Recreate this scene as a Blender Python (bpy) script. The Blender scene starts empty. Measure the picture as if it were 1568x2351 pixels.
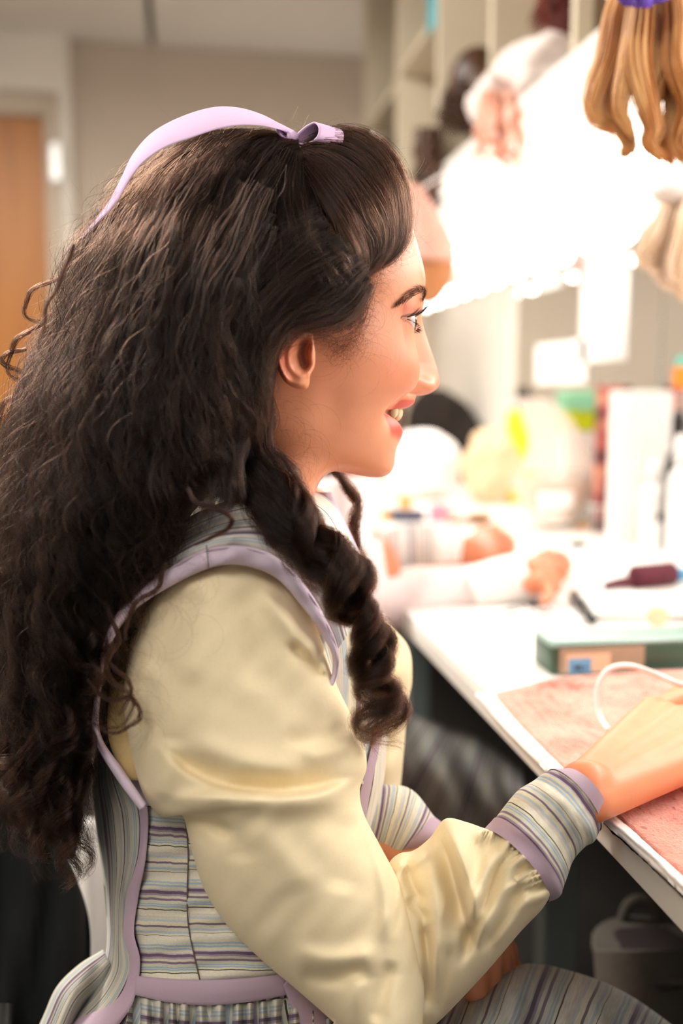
import bpy, bmesh, math, random
import numpy as np
from mathutils import Vector, Matrix

# ------------------------------------------------------------------ camera, world, exposure
W_PX, H_PX = 1568.0, 2351.0
LENS = 35.0
FPX = LENS / 36.0 * H_PX
VPX, VPY = 420.0, 898.0
CAM = np.array([0.0, 0.0, 1.06])
BETA = math.atan((H_PX / 2 - VPY) / FPX)
ALPHA = math.atan((W_PX / 2 - VPX) / FPX * math.cos(BETA))
scene = bpy.context.scene
COL = scene.collection
cam_data = bpy.data.cameras.new('camera')
cam = bpy.data.objects.new('camera', cam_data)
COL.objects.link(cam)
cam_data.sensor_fit = 'VERTICAL'
cam_data.sensor_height = 36.0
cam_data.sensor_width = 24.0
cam_data.lens = LENS
cam_data.clip_start = 0.02
cam.location = CAM
cam.rotation_euler = (math.pi / 2 - BETA, 0, -ALPHA)
cam_data.dof.use_dof = True
cam_data.dof.focus_distance = 0.70
cam_data.dof.aperture_fstop = 2.5
scene.camera = cam
_ca, _sa, _cb, _sb = math.cos(ALPHA), math.sin(ALPHA), math.cos(BETA), math.sin(BETA)
RIGHT = np.array([_ca, -_sa, 0.0])
FWD = np.array([_sa * _cb, _ca * _cb, -_sb])
UP = np.array([_sa * _sb, _ca * _sb, _cb])

scene.view_settings.view_transform = 'Standard'
scene.view_settings.look = 'None'
scene.view_settings.gamma = 1.0
scene.view_settings.exposure = 0.35
scene.view_settings.use_curve_mapping = False
scene.cycles.use_denoising = True
scene.cycles.denoising_prefilter = 'NONE'
scene.cycles.denoising_input_passes = 'RGB_ALBEDO_NORMAL'
scene.cycles.max_bounces = 6
scene.cycles.glossy_bounces = 3
scene.cycles.transmission_bounces = 5
scene.cycles.use_adaptive_sampling = True
scene.cycles.adaptive_threshold = 0.045
scene.cycles.transparent_max_bounces = 6
scene.cycles.sample_clamp_indirect = 6.0
world = bpy.data.worlds.new('world')
scene.world = world
world.use_nodes = True
world.node_tree.nodes['Background'].inputs[0].default_value = (1.0, 0.95, 0.89, 1)
world.node_tree.nodes['Background'].inputs[1].default_value = 0.32

def area_lamp(name, loc, target, sx, sy, power, color):
    ld = bpy.data.lights.new(name, 'AREA')
    ld.shape = 'RECTANGLE'; ld.size = sx; ld.size_y = sy
    ld.energy = power; ld.color = color
    o = bpy.data.objects.new(name, ld); COL.objects.link(o)
    o.location = loc
    o.rotation_euler = (Vector(target) - Vector(loc)).to_track_quat('-Z', 'Y').to_euler()
    return o
# ceiling panel lights of the room (above and behind the photographer), and the lamps under the shelf
area_lamp('ceiling_light_lamp', (-0.75, -0.75, 2.42), (-0.15, 0.55, 1.0), 1.2, 0.8, 19, (1.0, 0.93, 0.85))
area_lamp('ceiling_light_lamp', (-1.2, 2.0, 2.44), (-1.0, 2.2, 0.0), 1.2, 0.6, 112, (1.0, 0.94, 0.86))
area_lamp('vanity_lamp', (0.93, 0.75, 1.47), (0.0, 0.80, 0.95), 1.3, 0.10, 8.5, (1.0, 0.95, 0.90))
area_lamp('vanity_lamp', (0.92, 2.45, 1.50), (0.55, 2.3, 0.75), 1.9, 0.10, 6.5, (1.0, 0.95, 0.90))

random.seed(7)
RNG = np.random.default_rng(11)

# ------------------------------------------------------------------ helpers
def C(px, py, d):
    """pixel of the photograph + distance along the view axis -> world point(s)"""
    px = np.asarray(px, float); py = np.asarray(py, float); d = np.asarray(d, float)
    a = (px - W_PX / 2) / FPX * d
    b = (H_PX / 2 - py) / FPX * d
    return CAM + a[..., None] * RIGHT + b[..., None] * UP + d[..., None] * FWD

def ray(px, py):
    v = FWD + (px - W_PX / 2) / FPX * RIGHT + (H_PX / 2 - py) / FPX * UP
    return v

def on(px, py, axis, val):
    v = ray(px, py)
    t = (val - CAM[axis]) / v[axis]
    return CAM + v * t

def depth_of(p):
    return float(np.dot(np.asarray(p) - CAM, FWD))

def cr(pts, n):
    """smooth resample of a polyline (Catmull-Rom by chord length) -> n rows"""
    P = np.asarray(pts, float)
    seg = np.linalg.norm(np.diff(P[:, :2], axis=0), axis=1) ** 0.5 + 1e-6
    t = np.concatenate([[0], np.cumsum(seg)])
    t0 = np.linspace(0, t[-1], 12 * len(P))
    def ev(tt):
        m = np.empty_like(P)
        m[1:-1] = (P[2:] - P[:-2]) / (t[2:] - t[:-2])[:, None]
        m[0] = (P[1] - P[0]) / (t[1] - t[0]); m[-1] = (P[-1] - P[-2]) / (t[-1] - t[-2])
        i = np.clip(np.searchsorted(t, tt, side='right') - 1, 0, len(P) - 2)
        h = (t[i + 1] - t[i]); s = ((tt - t[i]) / h)[:, None]; h = h[:, None]
        return ((2*s**3 - 3*s**2 + 1) * P[i] + (s**3 - 2*s**2 + s) * h * m[i]
                + (-2*s**3 + 3*s**2) * P[i + 1] + (s**3 - s**2) * h * m[i + 1])
    D = ev(t0)
    L = np.concatenate([[0], np.cumsum(np.linalg.norm(np.diff(D[:, :2], axis=0), axis=1))])
    tt = np.interp(np.linspace(0, L[-1], n), L, t0)
    return ev(tt)

def lin(c):
    if isinstance(c, str):
        c = tuple(int(c[i:i + 2], 16) for i in (0, 2, 4))
    r = []
    for v in c[:3]:
        v = v / 255.0
        r.append(v / 12.92 if v <= 0.04045 else ((v + 0.055) / 1.055) ** 2.4)
    return (*r, 1.0)

def new_mat(name):
    m = bpy.data.materials.new(name)
    m.use_nodes = True
    nt = m.node_tree
    return m, nt, nt.nodes['Principled BSDF']

def mat(name, color, rough=0.6, vary=0.06, scale=40.0, bump=0.0, bump_scale=200.0, metallic=0.0,
        sheen=0.0, sss=0.0, sss_r=(1, .3, .15), sss_s=0.01, trans=0.0, emit=None, estr=0.0, alpha=1.0, spec=None):
    m, nt, b = new_mat(name)
    c = lin(color)
    if vary > 0:
        tc = nt.nodes.new('ShaderNodeTexCoord')
        nz = nt.nodes.new('ShaderNodeTexNoise')
        nz.inputs['Scale'].default_value = scale; nz.inputs['Detail'].default_value = 4
        nt.links.new(tc.outputs['Object'], nz.inputs['Vector'])
        rp = nt.nodes.new('ShaderNodeValToRGB')
        rp.color_ramp.elements[0].position = 0.3; rp.color_ramp.elements[1].position = 0.7
        rp.color_ramp.elements[0].color = (*[v * (1 - vary) for v in c[:3]], 1)
        rp.color_ramp.elements[1].color = (*[min(1, v * (1 + vary)) for v in c[:3]], 1)
        nt.links.new(nz.outputs['Fac'], rp.inputs['Fac'])
        nt.links.new(rp.outputs['Color'], b.inputs['Base Color'])
    else:
        b.inputs['Base Color'].default_value = c
    b.inputs['Roughness'].default_value = rough
    b.inputs['Metallic'].default_value = metallic
    if spec is not None: b.inputs['Specular IOR Level'].default_value = spec
    if sheen: b.inputs['Sheen Weight'].default_value = sheen
    if sss:
        b.inputs['Subsurface Weight'].default_value = sss
        b.inputs['Subsurface Radius'].default_value = sss_r
        b.inputs['Subsurface Scale'].default_value = sss_s
    if trans: b.inputs['Transmission Weight'].default_value = trans
    if emit:
        b.inputs['Emission Color'].default_value = lin(emit); b.inputs['Emission Strength'].default_value = estr
    if alpha < 1: b.inputs['Alpha'].default_value = alpha
    if bump > 0:
        tc2 = nt.nodes.new('ShaderNodeTexCoord')
        n2 = nt.nodes.new('ShaderNodeTexNoise')
        n2.inputs['Scale'].default_value = bump_scale; n2.inputs['Detail'].default_value = 3
        nt.links.new(tc2.outputs['Object'], n2.inputs['Vector'])
        bp = nt.nodes.new('ShaderNodeBump'); bp.inputs['Strength'].default_value = bump
        bp.inputs['Distance'].default_value = 0.002
        nt.links.new(n2.outputs['Fac'], bp.inputs['Height'])
        nt.links.new(bp.outputs['Normal'], b.inputs['Normal'])
    return m

def weave_mat(name, color, vary=0.05, thread=900.0, bump=0.25, rough=0.85, transl=0.0):
    """plain woven cotton: crossing thread waves on the UVs plus slubs"""
    m, nt, b = new_mat(name)
    c = lin(color)
    uv = nt.nodes.new('ShaderNodeUVMap')
    facs = []
    for k, (sx, sy) in enumerate(((thread, thread * 0.04), (thread * 0.04, thread))):
        mp = nt.nodes.new('ShaderNodeMapping'); mp.inputs['Scale'].default_value = (sx, sy, 1)
        nt.links.new(uv.outputs['UV'], mp.inputs['Vector'])
        n = nt.nodes.new('ShaderNodeTexNoise'); n.inputs['Scale'].default_value = 1.0; n.inputs['Detail'].default_value = 2
        nt.links.new(mp.outputs['Vector'], n.inputs['Vector']); facs.append(n)
    ad = nt.nodes.new('ShaderNodeMath'); ad.operation = 'ADD'
    nt.links.new(facs[0].outputs['Fac'], ad.inputs[0]); nt.links.new(facs[1].outputs['Fac'], ad.inputs[1])
    rp = nt.nodes.new('ShaderNodeValToRGB')
    rp.color_ramp.elements[0].position = 0.7; rp.color_ramp.elements[1].position = 1.3 if False else 1.0
    rp.color_ramp.elements[0].color = (*[v * (1 - vary) for v in c[:3]], 1)
    rp.color_ramp.elements[1].color = (*[min(1, v * (1 + vary)) for v in c[:3]], 1)
    nt.links.new(ad.outputs[0], rp.inputs['Fac'])
    nt.links.new(rp.outputs['Color'], b.inputs['Base Color'])
    b.inputs['Roughness'].default_value = rough
    b.inputs['Sheen Weight'].default_value = 0.15
    b.inputs['Specular IOR Level'].default_value = 0.2
    bp = nt.nodes.new('ShaderNodeBump'); bp.inputs['Strength'].default_value = bump; bp.inputs['Distance'].default_value = 0.0006
    nt.links.new(ad.outputs[0], bp.inputs['Height']); nt.links.new(bp.outputs['Normal'], b.inputs['Normal'])
    if transl > 0:
        b.inputs['Transmission Weight'].default_value = 0.0
        tr = nt.nodes.new('ShaderNodeBsdfTranslucent'); nt.links.new(rp.outputs['Color'], tr.inputs['Color'])
        mx = nt.nodes.new('ShaderNodeMixShader'); mx.inputs[0].default_value = transl
        nt.links.new(b.outputs[0], mx.inputs[1]); nt.links.new(tr.outputs[0], mx.inputs[2])
        nt.links.new(mx.outputs[0], nt.nodes['Material Output'].inputs['Surface'])
    return m

STRIPES = [('e9e3cf', .085), ('b9c9d2', .03), ('e3dfcb', .02), ('b4c4d0', .03), ('e6dfc6', .05), ('c9c0d2', .02), ('755f70', .045),
           ('ab98ab', .03), ('ddd6bf', .04), ('8d7689', .035), ('d9d6c4', .05), ('aebfcc', .02), ('dcd9c5', .015), ('aebfcc', .02),
           ('e6dfc4', .035), ('4a443c', .013), ('efe7d0', .09), ('ded3c6', .05), ('c5cdcf', .04), ('e9dfc2', .06), ('80707f', .03),
           ('e0d9c6', .06), ('b8c8cf', .035), ('e6ddc4', .03), ('6b6258', .01), ('ece5d2', .06)]
def stripe_mat(name, reps=3.0, axis=1, tint=1.0, thread=700.0, soft=False, wobble=0.012, satur=1.0):
    m, nt, b = new_mat(name)
    uv = nt.nodes.new('ShaderNodeUVMap')
    sp = nt.nodes.new('ShaderNodeSeparateXYZ'); nt.links.new(uv.outputs['UV'], sp.inputs[0])
    nz = nt.nodes.new('ShaderNodeTexNoise'); nz.inputs['Scale'].default_value = 4.0; nz.inputs['Detail'].default_value = 2
    nt.links.new(uv.outputs['UV'], nz.inputs['Vector'])
    ma = nt.nodes.new('ShaderNodeMath'); ma.operation = 'MULTIPLY_ADD'
    ma.inputs[1].default_value = wobble; nt.links.new(nz.outputs['Fac'], ma.inputs[0]); nt.links.new(sp.outputs[axis], ma.inputs[2])
    mu = nt.nodes.new('ShaderNodeMath'); mu.operation = 'MULTIPLY'; mu.inputs[1].default_value = reps
    nt.links.new(ma.outputs[0], mu.inputs[0])
    fr = nt.nodes.new('ShaderNodeMath'); fr.operation = 'FRACT'; nt.links.new(mu.outputs[0], fr.inputs[0])
    rp = nt.nodes.new('ShaderNodeValToRGB'); rp.color_ramp.interpolation = 'LINEAR' if soft else 'CONSTANT'
    tot = sum(w for _, w in STRIPES); pos = 0.0
    els = rp.color_ramp.elements
    for i, (c, w) in enumerate(STRIPES):
        e = els[i] if i < 2 else els.new(min(0.999, pos / tot))
        e.position = min(0.999, pos / tot)
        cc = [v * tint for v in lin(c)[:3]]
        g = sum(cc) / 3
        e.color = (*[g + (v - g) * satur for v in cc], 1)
        pos += w
    nt.links.new(fr.outputs[0], rp.inputs['Fac'])
    mp = nt.nodes.new('ShaderNodeMapping')
    mp.inputs['Scale'].default_value = (thread * .05, thread, 1) if axis == 1 else (thread, thread * .05, 1)
    nt.links.new(uv.outputs['UV'], mp.inputs['Vector'])
    n2 = nt.nodes.new('ShaderNodeTexNoise'); n2.inputs['Scale'].default_value = 1; n2.inputs['Detail'].default_value = 2
    nt.links.new(mp.outputs['Vector'], n2.inputs['Vector'])
    mx = nt.nodes.new('ShaderNodeMix'); mx.data_type = 'RGBA'; mx.blend_type = 'MULTIPLY'; mx.inputs[0].default_value = 0.35
    r2 = nt.nodes.new('ShaderNodeValToRGB'); r2.color_ramp.elements[0].position = .35; r2.color_ramp.elements[1].position = .65
    r2.color_ramp.elements[0].color = (.45, .45, .5, 1); r2.color_ramp.elements[1].color = (1, 1, 1, 1)
    nt.links.new(n2.outputs['Fac'], r2.inputs[0])
    nt.links.new(rp.outputs['Color'], mx.inputs[6]); nt.links.new(r2.outputs['Color'], mx.inputs[7])
    nt.links.new(mx.outputs[2], b.inputs['Base Color'])
    bp = nt.nodes.new('ShaderNodeBump'); bp.inputs['Strength'].default_value = .3; bp.inputs['Distance'].default_value = .0006
    nt.links.new(n2.outputs['Fac'], bp.inputs['Height']); nt.links.new(bp.outputs['Normal'], b.inputs['Normal'])
    b.inputs['Roughness'].default_value = .85; b.inputs['Sheen Weight'].default_value = .15
    b.inputs['Specular IOR Level'].default_value = .2
    return m

def link(name, me, m=None, parent=None):
    o = bpy.data.objects.new(name, me)
    COL.objects.link(o)
    if m is not None:
        for k in (m if isinstance(m, (list, tuple)) else [m]): me.materials.append(k)
    if parent is not None: o.parent = parent
    return o

def wloc(o):
    l = np.zeros(3)
    while o is not None:
        l = l + np.array(o.location); o = o.parent
    return l

def mk(name, V, F, m=None, parent=None, smooth=True, uv=None, tint=None, mi=None):
    me = bpy.data.meshes.new(name)
    V = np.asarray(V, float)
    org = None
    if parent is not None:
        V = V - wloc(parent)
    else:
        org = (V.min(0) + V.max(0)) / 2; org[2] = V[:, 2].min(); V = V - org
    me.from_pydata(V.tolist(), [], [list(map(int, f)) for f in F])
    if smooth: me.polygons.foreach_set('use_smooth', [True] * len(me.polygons))
    if uv is not None:
        l = me.uv_layers.new(name='UVMap')
        idx = np.empty(len(me.loops), int); me.loops.foreach_get('vertex_index', idx)
        l.data.foreach_set('uv', np.asarray(uv, float)[idx].ravel())
    if tint is not None:
        a = me.attributes.new('tint', 'FLOAT_COLOR', 'POINT')
        t = np.ones((len(V), 4)); t[:, :3] = tint
        a.data.foreach_set('color', t.ravel())
    if mi is not None: me.polygons.foreach_set('material_index', np.asarray(mi, int))
    me.update()
    bm = bmesh.new(); bm.from_mesh(me); bmesh.ops.recalc_face_normals(bm, faces=bm.faces); bm.to_mesh(me); bm.free()
    o = link(name, me, m, parent)
    if org is not None: o.location = org
    return o

def tag(o, label=None, cat=None, group=None, kind=None):
    if label: o['label'] = label
    if cat: o['category'] = cat
    if group: o['group'] = group
    if kind: o['kind'] = kind
    return o

def empty(name, loc, label, cat, group=None):
    o = bpy.data.objects.new(name, None); COL.objects.link(o)
    o.location = tuple(float(v) for v in loc); o.empty_display_size = 0.05
    return tag(o, label, cat, group)

class MB:
    """collects simple solids, then links them as one mesh"""
    def __init__(s): s.V = []; s.F = []
    def add(s, V, F):
        n = len(s.V); s.V += [tuple(map(float, v)) for v in V]; s.F += [[i + n for i in f] for f in F]; return s
    def box(s, lo, hi, rot=0.0, bevel=0.0, piv=None):
        bm = bmesh.new(); bmesh.ops.create_cube(bm, size=1)
        lo = np.array(lo, float); hi = np.array(hi, float)
        for v in bm.verts: v.co = Vector([lo[i] + (v.co[i] + .5) * (hi[i] - lo[i]) for i in range(3)])
        if bevel: bmesh.ops.bevel(bm, geom=list(bm.edges), offset=bevel, segments=2, profile=.5, affect='EDGES')
        if rot:
            c = Vector(piv) if piv is not None else Vector((lo + hi) / 2)
            bmesh.ops.rotate(bm, verts=bm.verts, cent=c, matrix=Matrix.Rotation(rot, 3, 'Z'))
        bm.verts.index_update()
        s.add([v.co for v in bm.verts], [[v.index for v in f.verts] for f in bm.faces]); bm.free(); return s
    def lathe(s, c, prof, n=24, axis=(0, 0, 1)):
        """prof: list of (radius, height) about point c along axis"""
        q = Vector((0, 0, 1)).rotation_difference(Vector(axis).normalized())
        V = []; F = []
        for r, h in prof:
            for k in range(n):
                a = 2 * math.pi * k / n
                V.append(tuple(Vector(c) + q @ Vector((r * math.cos(a), r * math.sin(a), h))))
        for i in range(len(prof) - 1):
            for k in range(n):
                F.append([i * n + k, i * n + (k + 1) % n, (i + 1) * n + (k + 1) % n, (i + 1) * n + k])
        F.append(list(range(n))[::-1]); F.append([(len(prof) - 1) * n + k for k in range(n)])
        return s.add(V, F)
    def tube(s, P, R, n=10):
        P = np.asarray(P, float); R = np.broadcast_to(np.asarray(R, float), (len(P),))
        T = np.gradient(P, axis=0); T /= np.linalg.norm(T, axis=1)[:, None] + 1e-12
        ref = np.array([0, 0, 1.0]) if abs(T[0][2]) < .9 else np.array([1.0, 0, 0])
        V = []; u = np.cross(T[0], ref)
        for i in range(len(P)):
            u = u - T[i] * np.dot(u, T[i]); u /= np.linalg.norm(u) + 1e-12
            w = np.cross(T[i], u)
            for k in range(n):
                a = 2 * math.pi * k / n
                V.append(P[i] + R[i] * (math.cos(a) * u + math.sin(a) * w))
        F = [[i * n + k, i * n + (k + 1) % n, (i + 1) * n + (k + 1) % n, (i + 1) * n + k] for i in range(len(P) - 1) for k in range(n)]
        F.append(list(range(n))[::-1]); F.append([(len(P) - 1) * n + k for k in range(n)])
        return s.add(V, F)
    def ell(s, c, r, nu=24, nv=14, noise=0.0, q=None, seed=0):
        rg = np.random.default_rng(seed)
        ph = rg.uniform(0, 6.28, 6)
        V = []; F = []
        for i in range(nv + 1):
            th = math.pi * i / nv
            for k in range(nu):
                a = 2 * math.pi * k / nu
                f = 1 + noise * (math.sin(3 * a + ph[0]) * math.sin(2 * th + ph[1]) + .6 * math.sin(5 * a + ph[2] + 3 * th) + .4 * math.sin(7 * th + ph[3] + 2 * a)) * math.sin(th)
                v = Vector((r[0] * f * math.sin(th) * math.cos(a), r[1] * f * math.sin(th) * math.sin(a), r[2] * f * math.cos(th)))
                if q is not None: v = q @ v
                V.append(tuple(Vector(c) + v))
        for i in range(nv):
            for k in range(nu):
                F.append([i * nu + k, i * nu + (k + 1) % nu, (i + 1) * nu + (k + 1) % nu, (i + 1) * nu + k])
        return s.add(V, F)
    def build(s, name, m, parent=None, smooth=True):
        o = mk(name, np.array(s.V), s.F, m, parent, smooth)
        return o

def sharp(o, ang=35):
    """flat-looking hard edges on a smooth-shaded mesh"""
    me = o.data
    bm = bmesh.new(); bm.from_mesh(me)
    for e in bm.edges:
        if len(e.link_faces) == 2 and e.calc_face_angle(0) > math.radians(ang): e.smooth = False
    bm.to_mesh(me); bm.free()
    return o

def poly_dist(px, py, poly):
    """distance and signed side of points to a polyline, with position along it (0..1)"""
    P = np.asarray(poly, float)[:, :2]
    best = np.full(px.shape, 1e9); sgn = np.zeros(px.shape); along = np.zeros(px.shape)
    L = np.concatenate([[0], np.cumsum(np.linalg.norm(np.diff(P, axis=0), axis=1))])
    for i in range(len(P) - 1):
        a, b = P[i], P[i + 1]; ab = b - a; l2 = ab @ ab + 1e-9
        t = np.clip(((px - a[0]) * ab[0] + (py - a[1]) * ab[1]) / l2, 0, 1)
        dx = px - a[0] - t * ab[0]; dy = py - a[1] - t * ab[1]
        d = np.hypot(dx, dy); m = d < best
        best = np.where(m, d, best)
        sgn = np.where(m, np.sign(ab[0] * dy - ab[1] * dx), sgn)
        along = np.where(m, (L[i] + t * (L[i + 1] - L[i])) / L[-1], along)
    return best, sgn, along

def folds(px, py, fl):
    """sum of cloth folds: (polyline, height in metres, width on one side px, width on the other px)"""
    out = np.zeros(px.shape)
    for pl, amp, w1, w2 in fl:
        q = cr(pl, max(8, 6 * len(pl))) if len(pl) > 2 else pl
        d, s, a = poly_dist(px, py, q)
        w = np.where(s > 0, w1, w2)
        tp = np.clip(np.minimum(a, 1 - a) / .22, 0, 1); tp = tp * tp * (3 - 2 * tp)
        out += amp * np.exp(-(d / w) ** 2) * tp
    return out

def strip_tube(L, R, n, m, dm, th, disp=None, bow=0.0, thb=None, power=1.0, caps=True):
    """closed tube whose two image-side edges run along L and R; dm/th: depth of the axis and half thickness (functions of t)"""
    Lp = cr(L, n); Rp = cr(R, n)
    t = np.linspace(0, 1, n)
    f = lambda v: np.array([v(x) for x in t]) if callable(v) else np.full(n, float(v))
    D = f(dm); T = f(th); TB = T if thb is None else f(thb); B = f(bow)
    ph = np.linspace(0, 2 * math.pi, m, endpoint=False)
    w = (1 - np.cos(ph)) / 2
    sn = np.sin(ph)
    sn = np.sign(sn) * np.abs(sn) ** power
    PX = Lp[:, :1] + (Rp[:, :1] - Lp[:, :1]) * w; PY = Lp[:, 1:2] + (Rp[:, 1:2] - Lp[:, 1:2]) * w
    mid = (Lp[:, :2] + Rp[:, :2]) / 2
    tg = np.gradient(mid, axis=0); tg /= np.linalg.norm(tg, axis=1)[:, None] + 1e-9
    PX = PX + (B[:, None] * sn) * tg[:, :1]; PY = PY + (B[:, None] * sn) * tg[:, 1:2]
    DD = D[:, None] - np.where(sn > 0, T[:, None], TB[:, None]) * sn
    if disp is not None:
        DD = DD - disp(PX, PY) * np.clip(sn, 0, 1) ** .35
    V = C(PX, PY, DD).reshape(-1, 3)
    F = [[i * m + k, i * m + (k + 1) % m, (i + 1) * m + (k + 1) % m, (i + 1) * m + k] for i in range(n - 1) for k in range(m)]
    if caps:
        F.append(list(range(m))[::-1]); F.append([(n - 1) * m + k for k in range(m)])
    U = np.stack(np.broadcast_arrays(w[None, :] + (ph[None, :] > math.pi) * .0, t[:, None]), -1).reshape(-1, 2)
    return V, F, U

def slab(L, R, n, m, dfun, thick=.002, bulge=0.0, disp=None):
    """cloth panel between two image polylines lying on the depth surface dfun(px,py), with its own thickness"""
    Lp = cr(L, n); Rp = cr(R, n)
    w = np.linspace(0, 1, m); t = np.linspace(0, 1, n)
    PX = Lp[:, :1] + (Rp[:, :1] - Lp[:, :1]) * w; PY = Lp[:, 1:2] + (Rp[:, 1:2] - Lp[:, 1:2]) * w
    D = dfun(PX, PY)
    if Lp.shape[1] > 2:
        D = D + Lp[:, 2:3] + (Rp[:, 2:3] - Lp[:, 2:3]) * w
    D = D - bulge * np.sin(math.pi * w)[None, :]
    if disp is not None: D = D - disp(PX, PY)
    A = C(PX, PY, D).reshape(-1, 3); Bk = C(PX, PY, D + thick).reshape(-1, 3)
    N = n * m
    F = []
    for i in range(n - 1):
        for k in range(m - 1):
            q = [i * m + k, i * m + k + 1, (i + 1) * m + k + 1, (i + 1) * m + k]
            F.append(q); F.append([x + N for x in q[::-1]])
    ring = [k for k in range(m)] + [i * m + m - 1 for i in range(1, n)] + [(n - 1) * m + k for k in range(m - 2, -1, -1)] + [i * m for i in range(n - 2, 0, -1)]
    for a, b in zip(ring, ring[1:] + ring[:1]): F.append([a, a + N, b + N, b])
    U = np.stack(np.broadcast_arrays(w[None, :], t[:, None]), -1).reshape(-1, 2)
    return np.concatenate([A, Bk]), F, np.concatenate([U, U])

def capsules(caps, voxel=.002, smooth=6):
    """tapered capsules fused into one smooth skin (voxel remesh) -> verts, faces"""
    mb = MB()
    for p0, r0, p1, r1 in caps:
        p0 = Vector(p0); p1 = Vector(p1); ax = (p1 - p0); L = ax.length + 1e-6
        pr = []
        for k in range(7):
            a = -math.pi / 2 + k / 6 * math.pi / 2
            pr.append((max(1e-5, r0 * math.cos(a)), r0 * math.sin(a)))
        for k in range(7):
            a = k / 6 * math.pi / 2
            pr.append((max(1e-5, r1 * math.cos(a)), L + r1 * math.sin(a)))
        mb.lathe(p0, pr, 16, ax)
    me = bpy.data.meshes.new('tmp'); me.from_pydata(mb.V, [], mb.F)
    bm = bmesh.new(); bm.from_mesh(me); bmesh.ops.recalc_face_normals(bm, faces=bm.faces); bm.to_mesh(me); bm.free()
    o = bpy.data.objects.new('tmp', me); COL.objects.link(o)
    r = o.modifiers.new('r', 'REMESH'); r.mode = 'VOXEL'; r.voxel_size = voxel
    s = o.modifiers.new('s', 'SMOOTH'); s.iterations = smooth; s.factor = .5
    dg = bpy.context.evaluated_depsgraph_get(); dg.update()
    ev = o.evaluated_get(dg); m2 = ev.to_mesh()
    V = np.empty(len(m2.vertices) * 3); m2.vertices.foreach_get('co', V); V = V.reshape(-1, 3)
    F = [list(p.vertices) for p in m2.polygons]
    ev.to_mesh_clear()
    bpy.data.objects.remove(o); bpy.data.meshes.remove(me)
    return V, F

def strands(name, curves, radius, m, parent, tip=.25):
    """hair curves object from a list of (k,3) world arrays"""
    cu = bpy.data.hair_curves.new(name)
    sizes = [len(c) for c in curves]
    cu.add_curves(sizes)
    P = np.concatenate(curves)
    if parent is not None: P = P - wloc(parent)
    cu.attributes['position'].data.foreach_set('vector', P.astype(np.float32).ravel())
    ra = cu.attributes.get('radius') or cu.attributes.new('radius', 'FLOAT', 'POINT')
    rr = np.broadcast_to(np.asarray(radius, float), (len(curves),))
    R = np.concatenate([r * (1 - (1 - tip) * np.linspace(0, 1, k) ** 2) for r, k in zip(rr, sizes)])
    ra.data.foreach_set('value', R.astype(np.float32))
    o = bpy.data.objects.new(name, cu); COL.objects.link(o)
    cu.materials.append(m)
    if parent is not None: o.parent = parent
    return o

def hair_mat(name, color, rough=.3, rrough=.4, rand=.25, tipc=None, ior=1.4):
    m = bpy.data.materials.new(name); m.use_nodes = True
    nt = m.node_tree; nt.nodes.remove(nt.nodes['Principled BSDF'])
    h = nt.nodes.new('ShaderNodeBsdfHairPrincipled')
    h.parametrization = 'COLOR'
    info = nt.nodes.new('ShaderNodeHairInfo')
    rp = nt.nodes.new('ShaderNodeValToRGB')
    c = lin(color)
    rp.color_ramp.elements[0].color = (*[v * (1 - rand) for v in c[:3]], 1)
    rp.color_ramp.elements[1].color = (*[min(1, v * (1 + rand * 3.5)) for v in c[:3]], 1)
    mdl = rp.color_ramp.elements.new(.7); mdl.color = (*[min(1, v * (1 + rand * .2)) for v in c[:3]], 1)
    nt.links.new(info.outputs['Random'], rp.inputs['Fac'])
    nt.links.new(rp.outputs['Color'], h.inputs['Color'])
    h.inputs['Roughness'].default_value = rough
    h.inputs['Radial Roughness'].default_value = rrough
    h.inputs['Random Roughness'].default_value = .4
    h.inputs['IOR'].default_value = ior
    nt.links.new(h.outputs[0], nt.nodes['Material Output'].inputs['Surface'])
    return m
# ------------------------------------------------------------------ the setting
XF, XW, ZT, YB, ZC = 0.305, 1.02, 0.75, 4.0, 2.462   # counter front, mirror wall, counter top, back wall, ceiling
def struct(name, V=None, F=None, m=None, lo=None, hi=None, parent=None, bevel=0.0):
    if lo is not None:
        o = MB().box(lo, hi, bevel=bevel).build(name, m, parent, smooth=False)
    else:
        o = mk(name, V, F, m, parent, smooth=False)
    if parent is None: o['kind'] = 'structure'
    return o
M = {}
M['wall'] = mat('beige_wall_paint', 'c2b4a5', .8, .03, 3)
M['wall_light'] = mat('pale_wall_paint', 'e4ded4', .8, .03, 3)
M['ceil'] = mat('ceiling_paint', 'd6d2cb', .9, .02, 4)
M['floor'] = mat('dark_floor_vinyl', '2b2826', .5, .2, 8)
M['counter'] = mat('white_laminate', 'f4f0ea', .35, .015, 6)
M['edge'] = mat('counter_edge_band', 'd9d3ca', .5, .03, 20)
M['shelf'] = mat('cream_shelf_laminate', 'd8ccb4', .6, .04, 5)
M['cubby'] = mat('cubby_back_board', 'c2a591', .7, .05, 5)
M['frame'] = mat('door_frame_paint', 'b9aa97', .5, .03, 10)
M['steel'] = mat('brushed_steel', 'd8d8d6', .45, .05, 30, metallic=1.0)
M['white'] = mat('white_plastic', 'f2efec', .4, .02, 20)
M['paper'] = mat('white_paper', 'f6f4f2', .8, .02, 12)
M['black'] = mat('black_plastic', '1b1a1a', .4, .1, 20)
M['dark'] = mat('black_cloth', '121514', .95, .25, 25, bump=.4, bump_scale=60)

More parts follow.
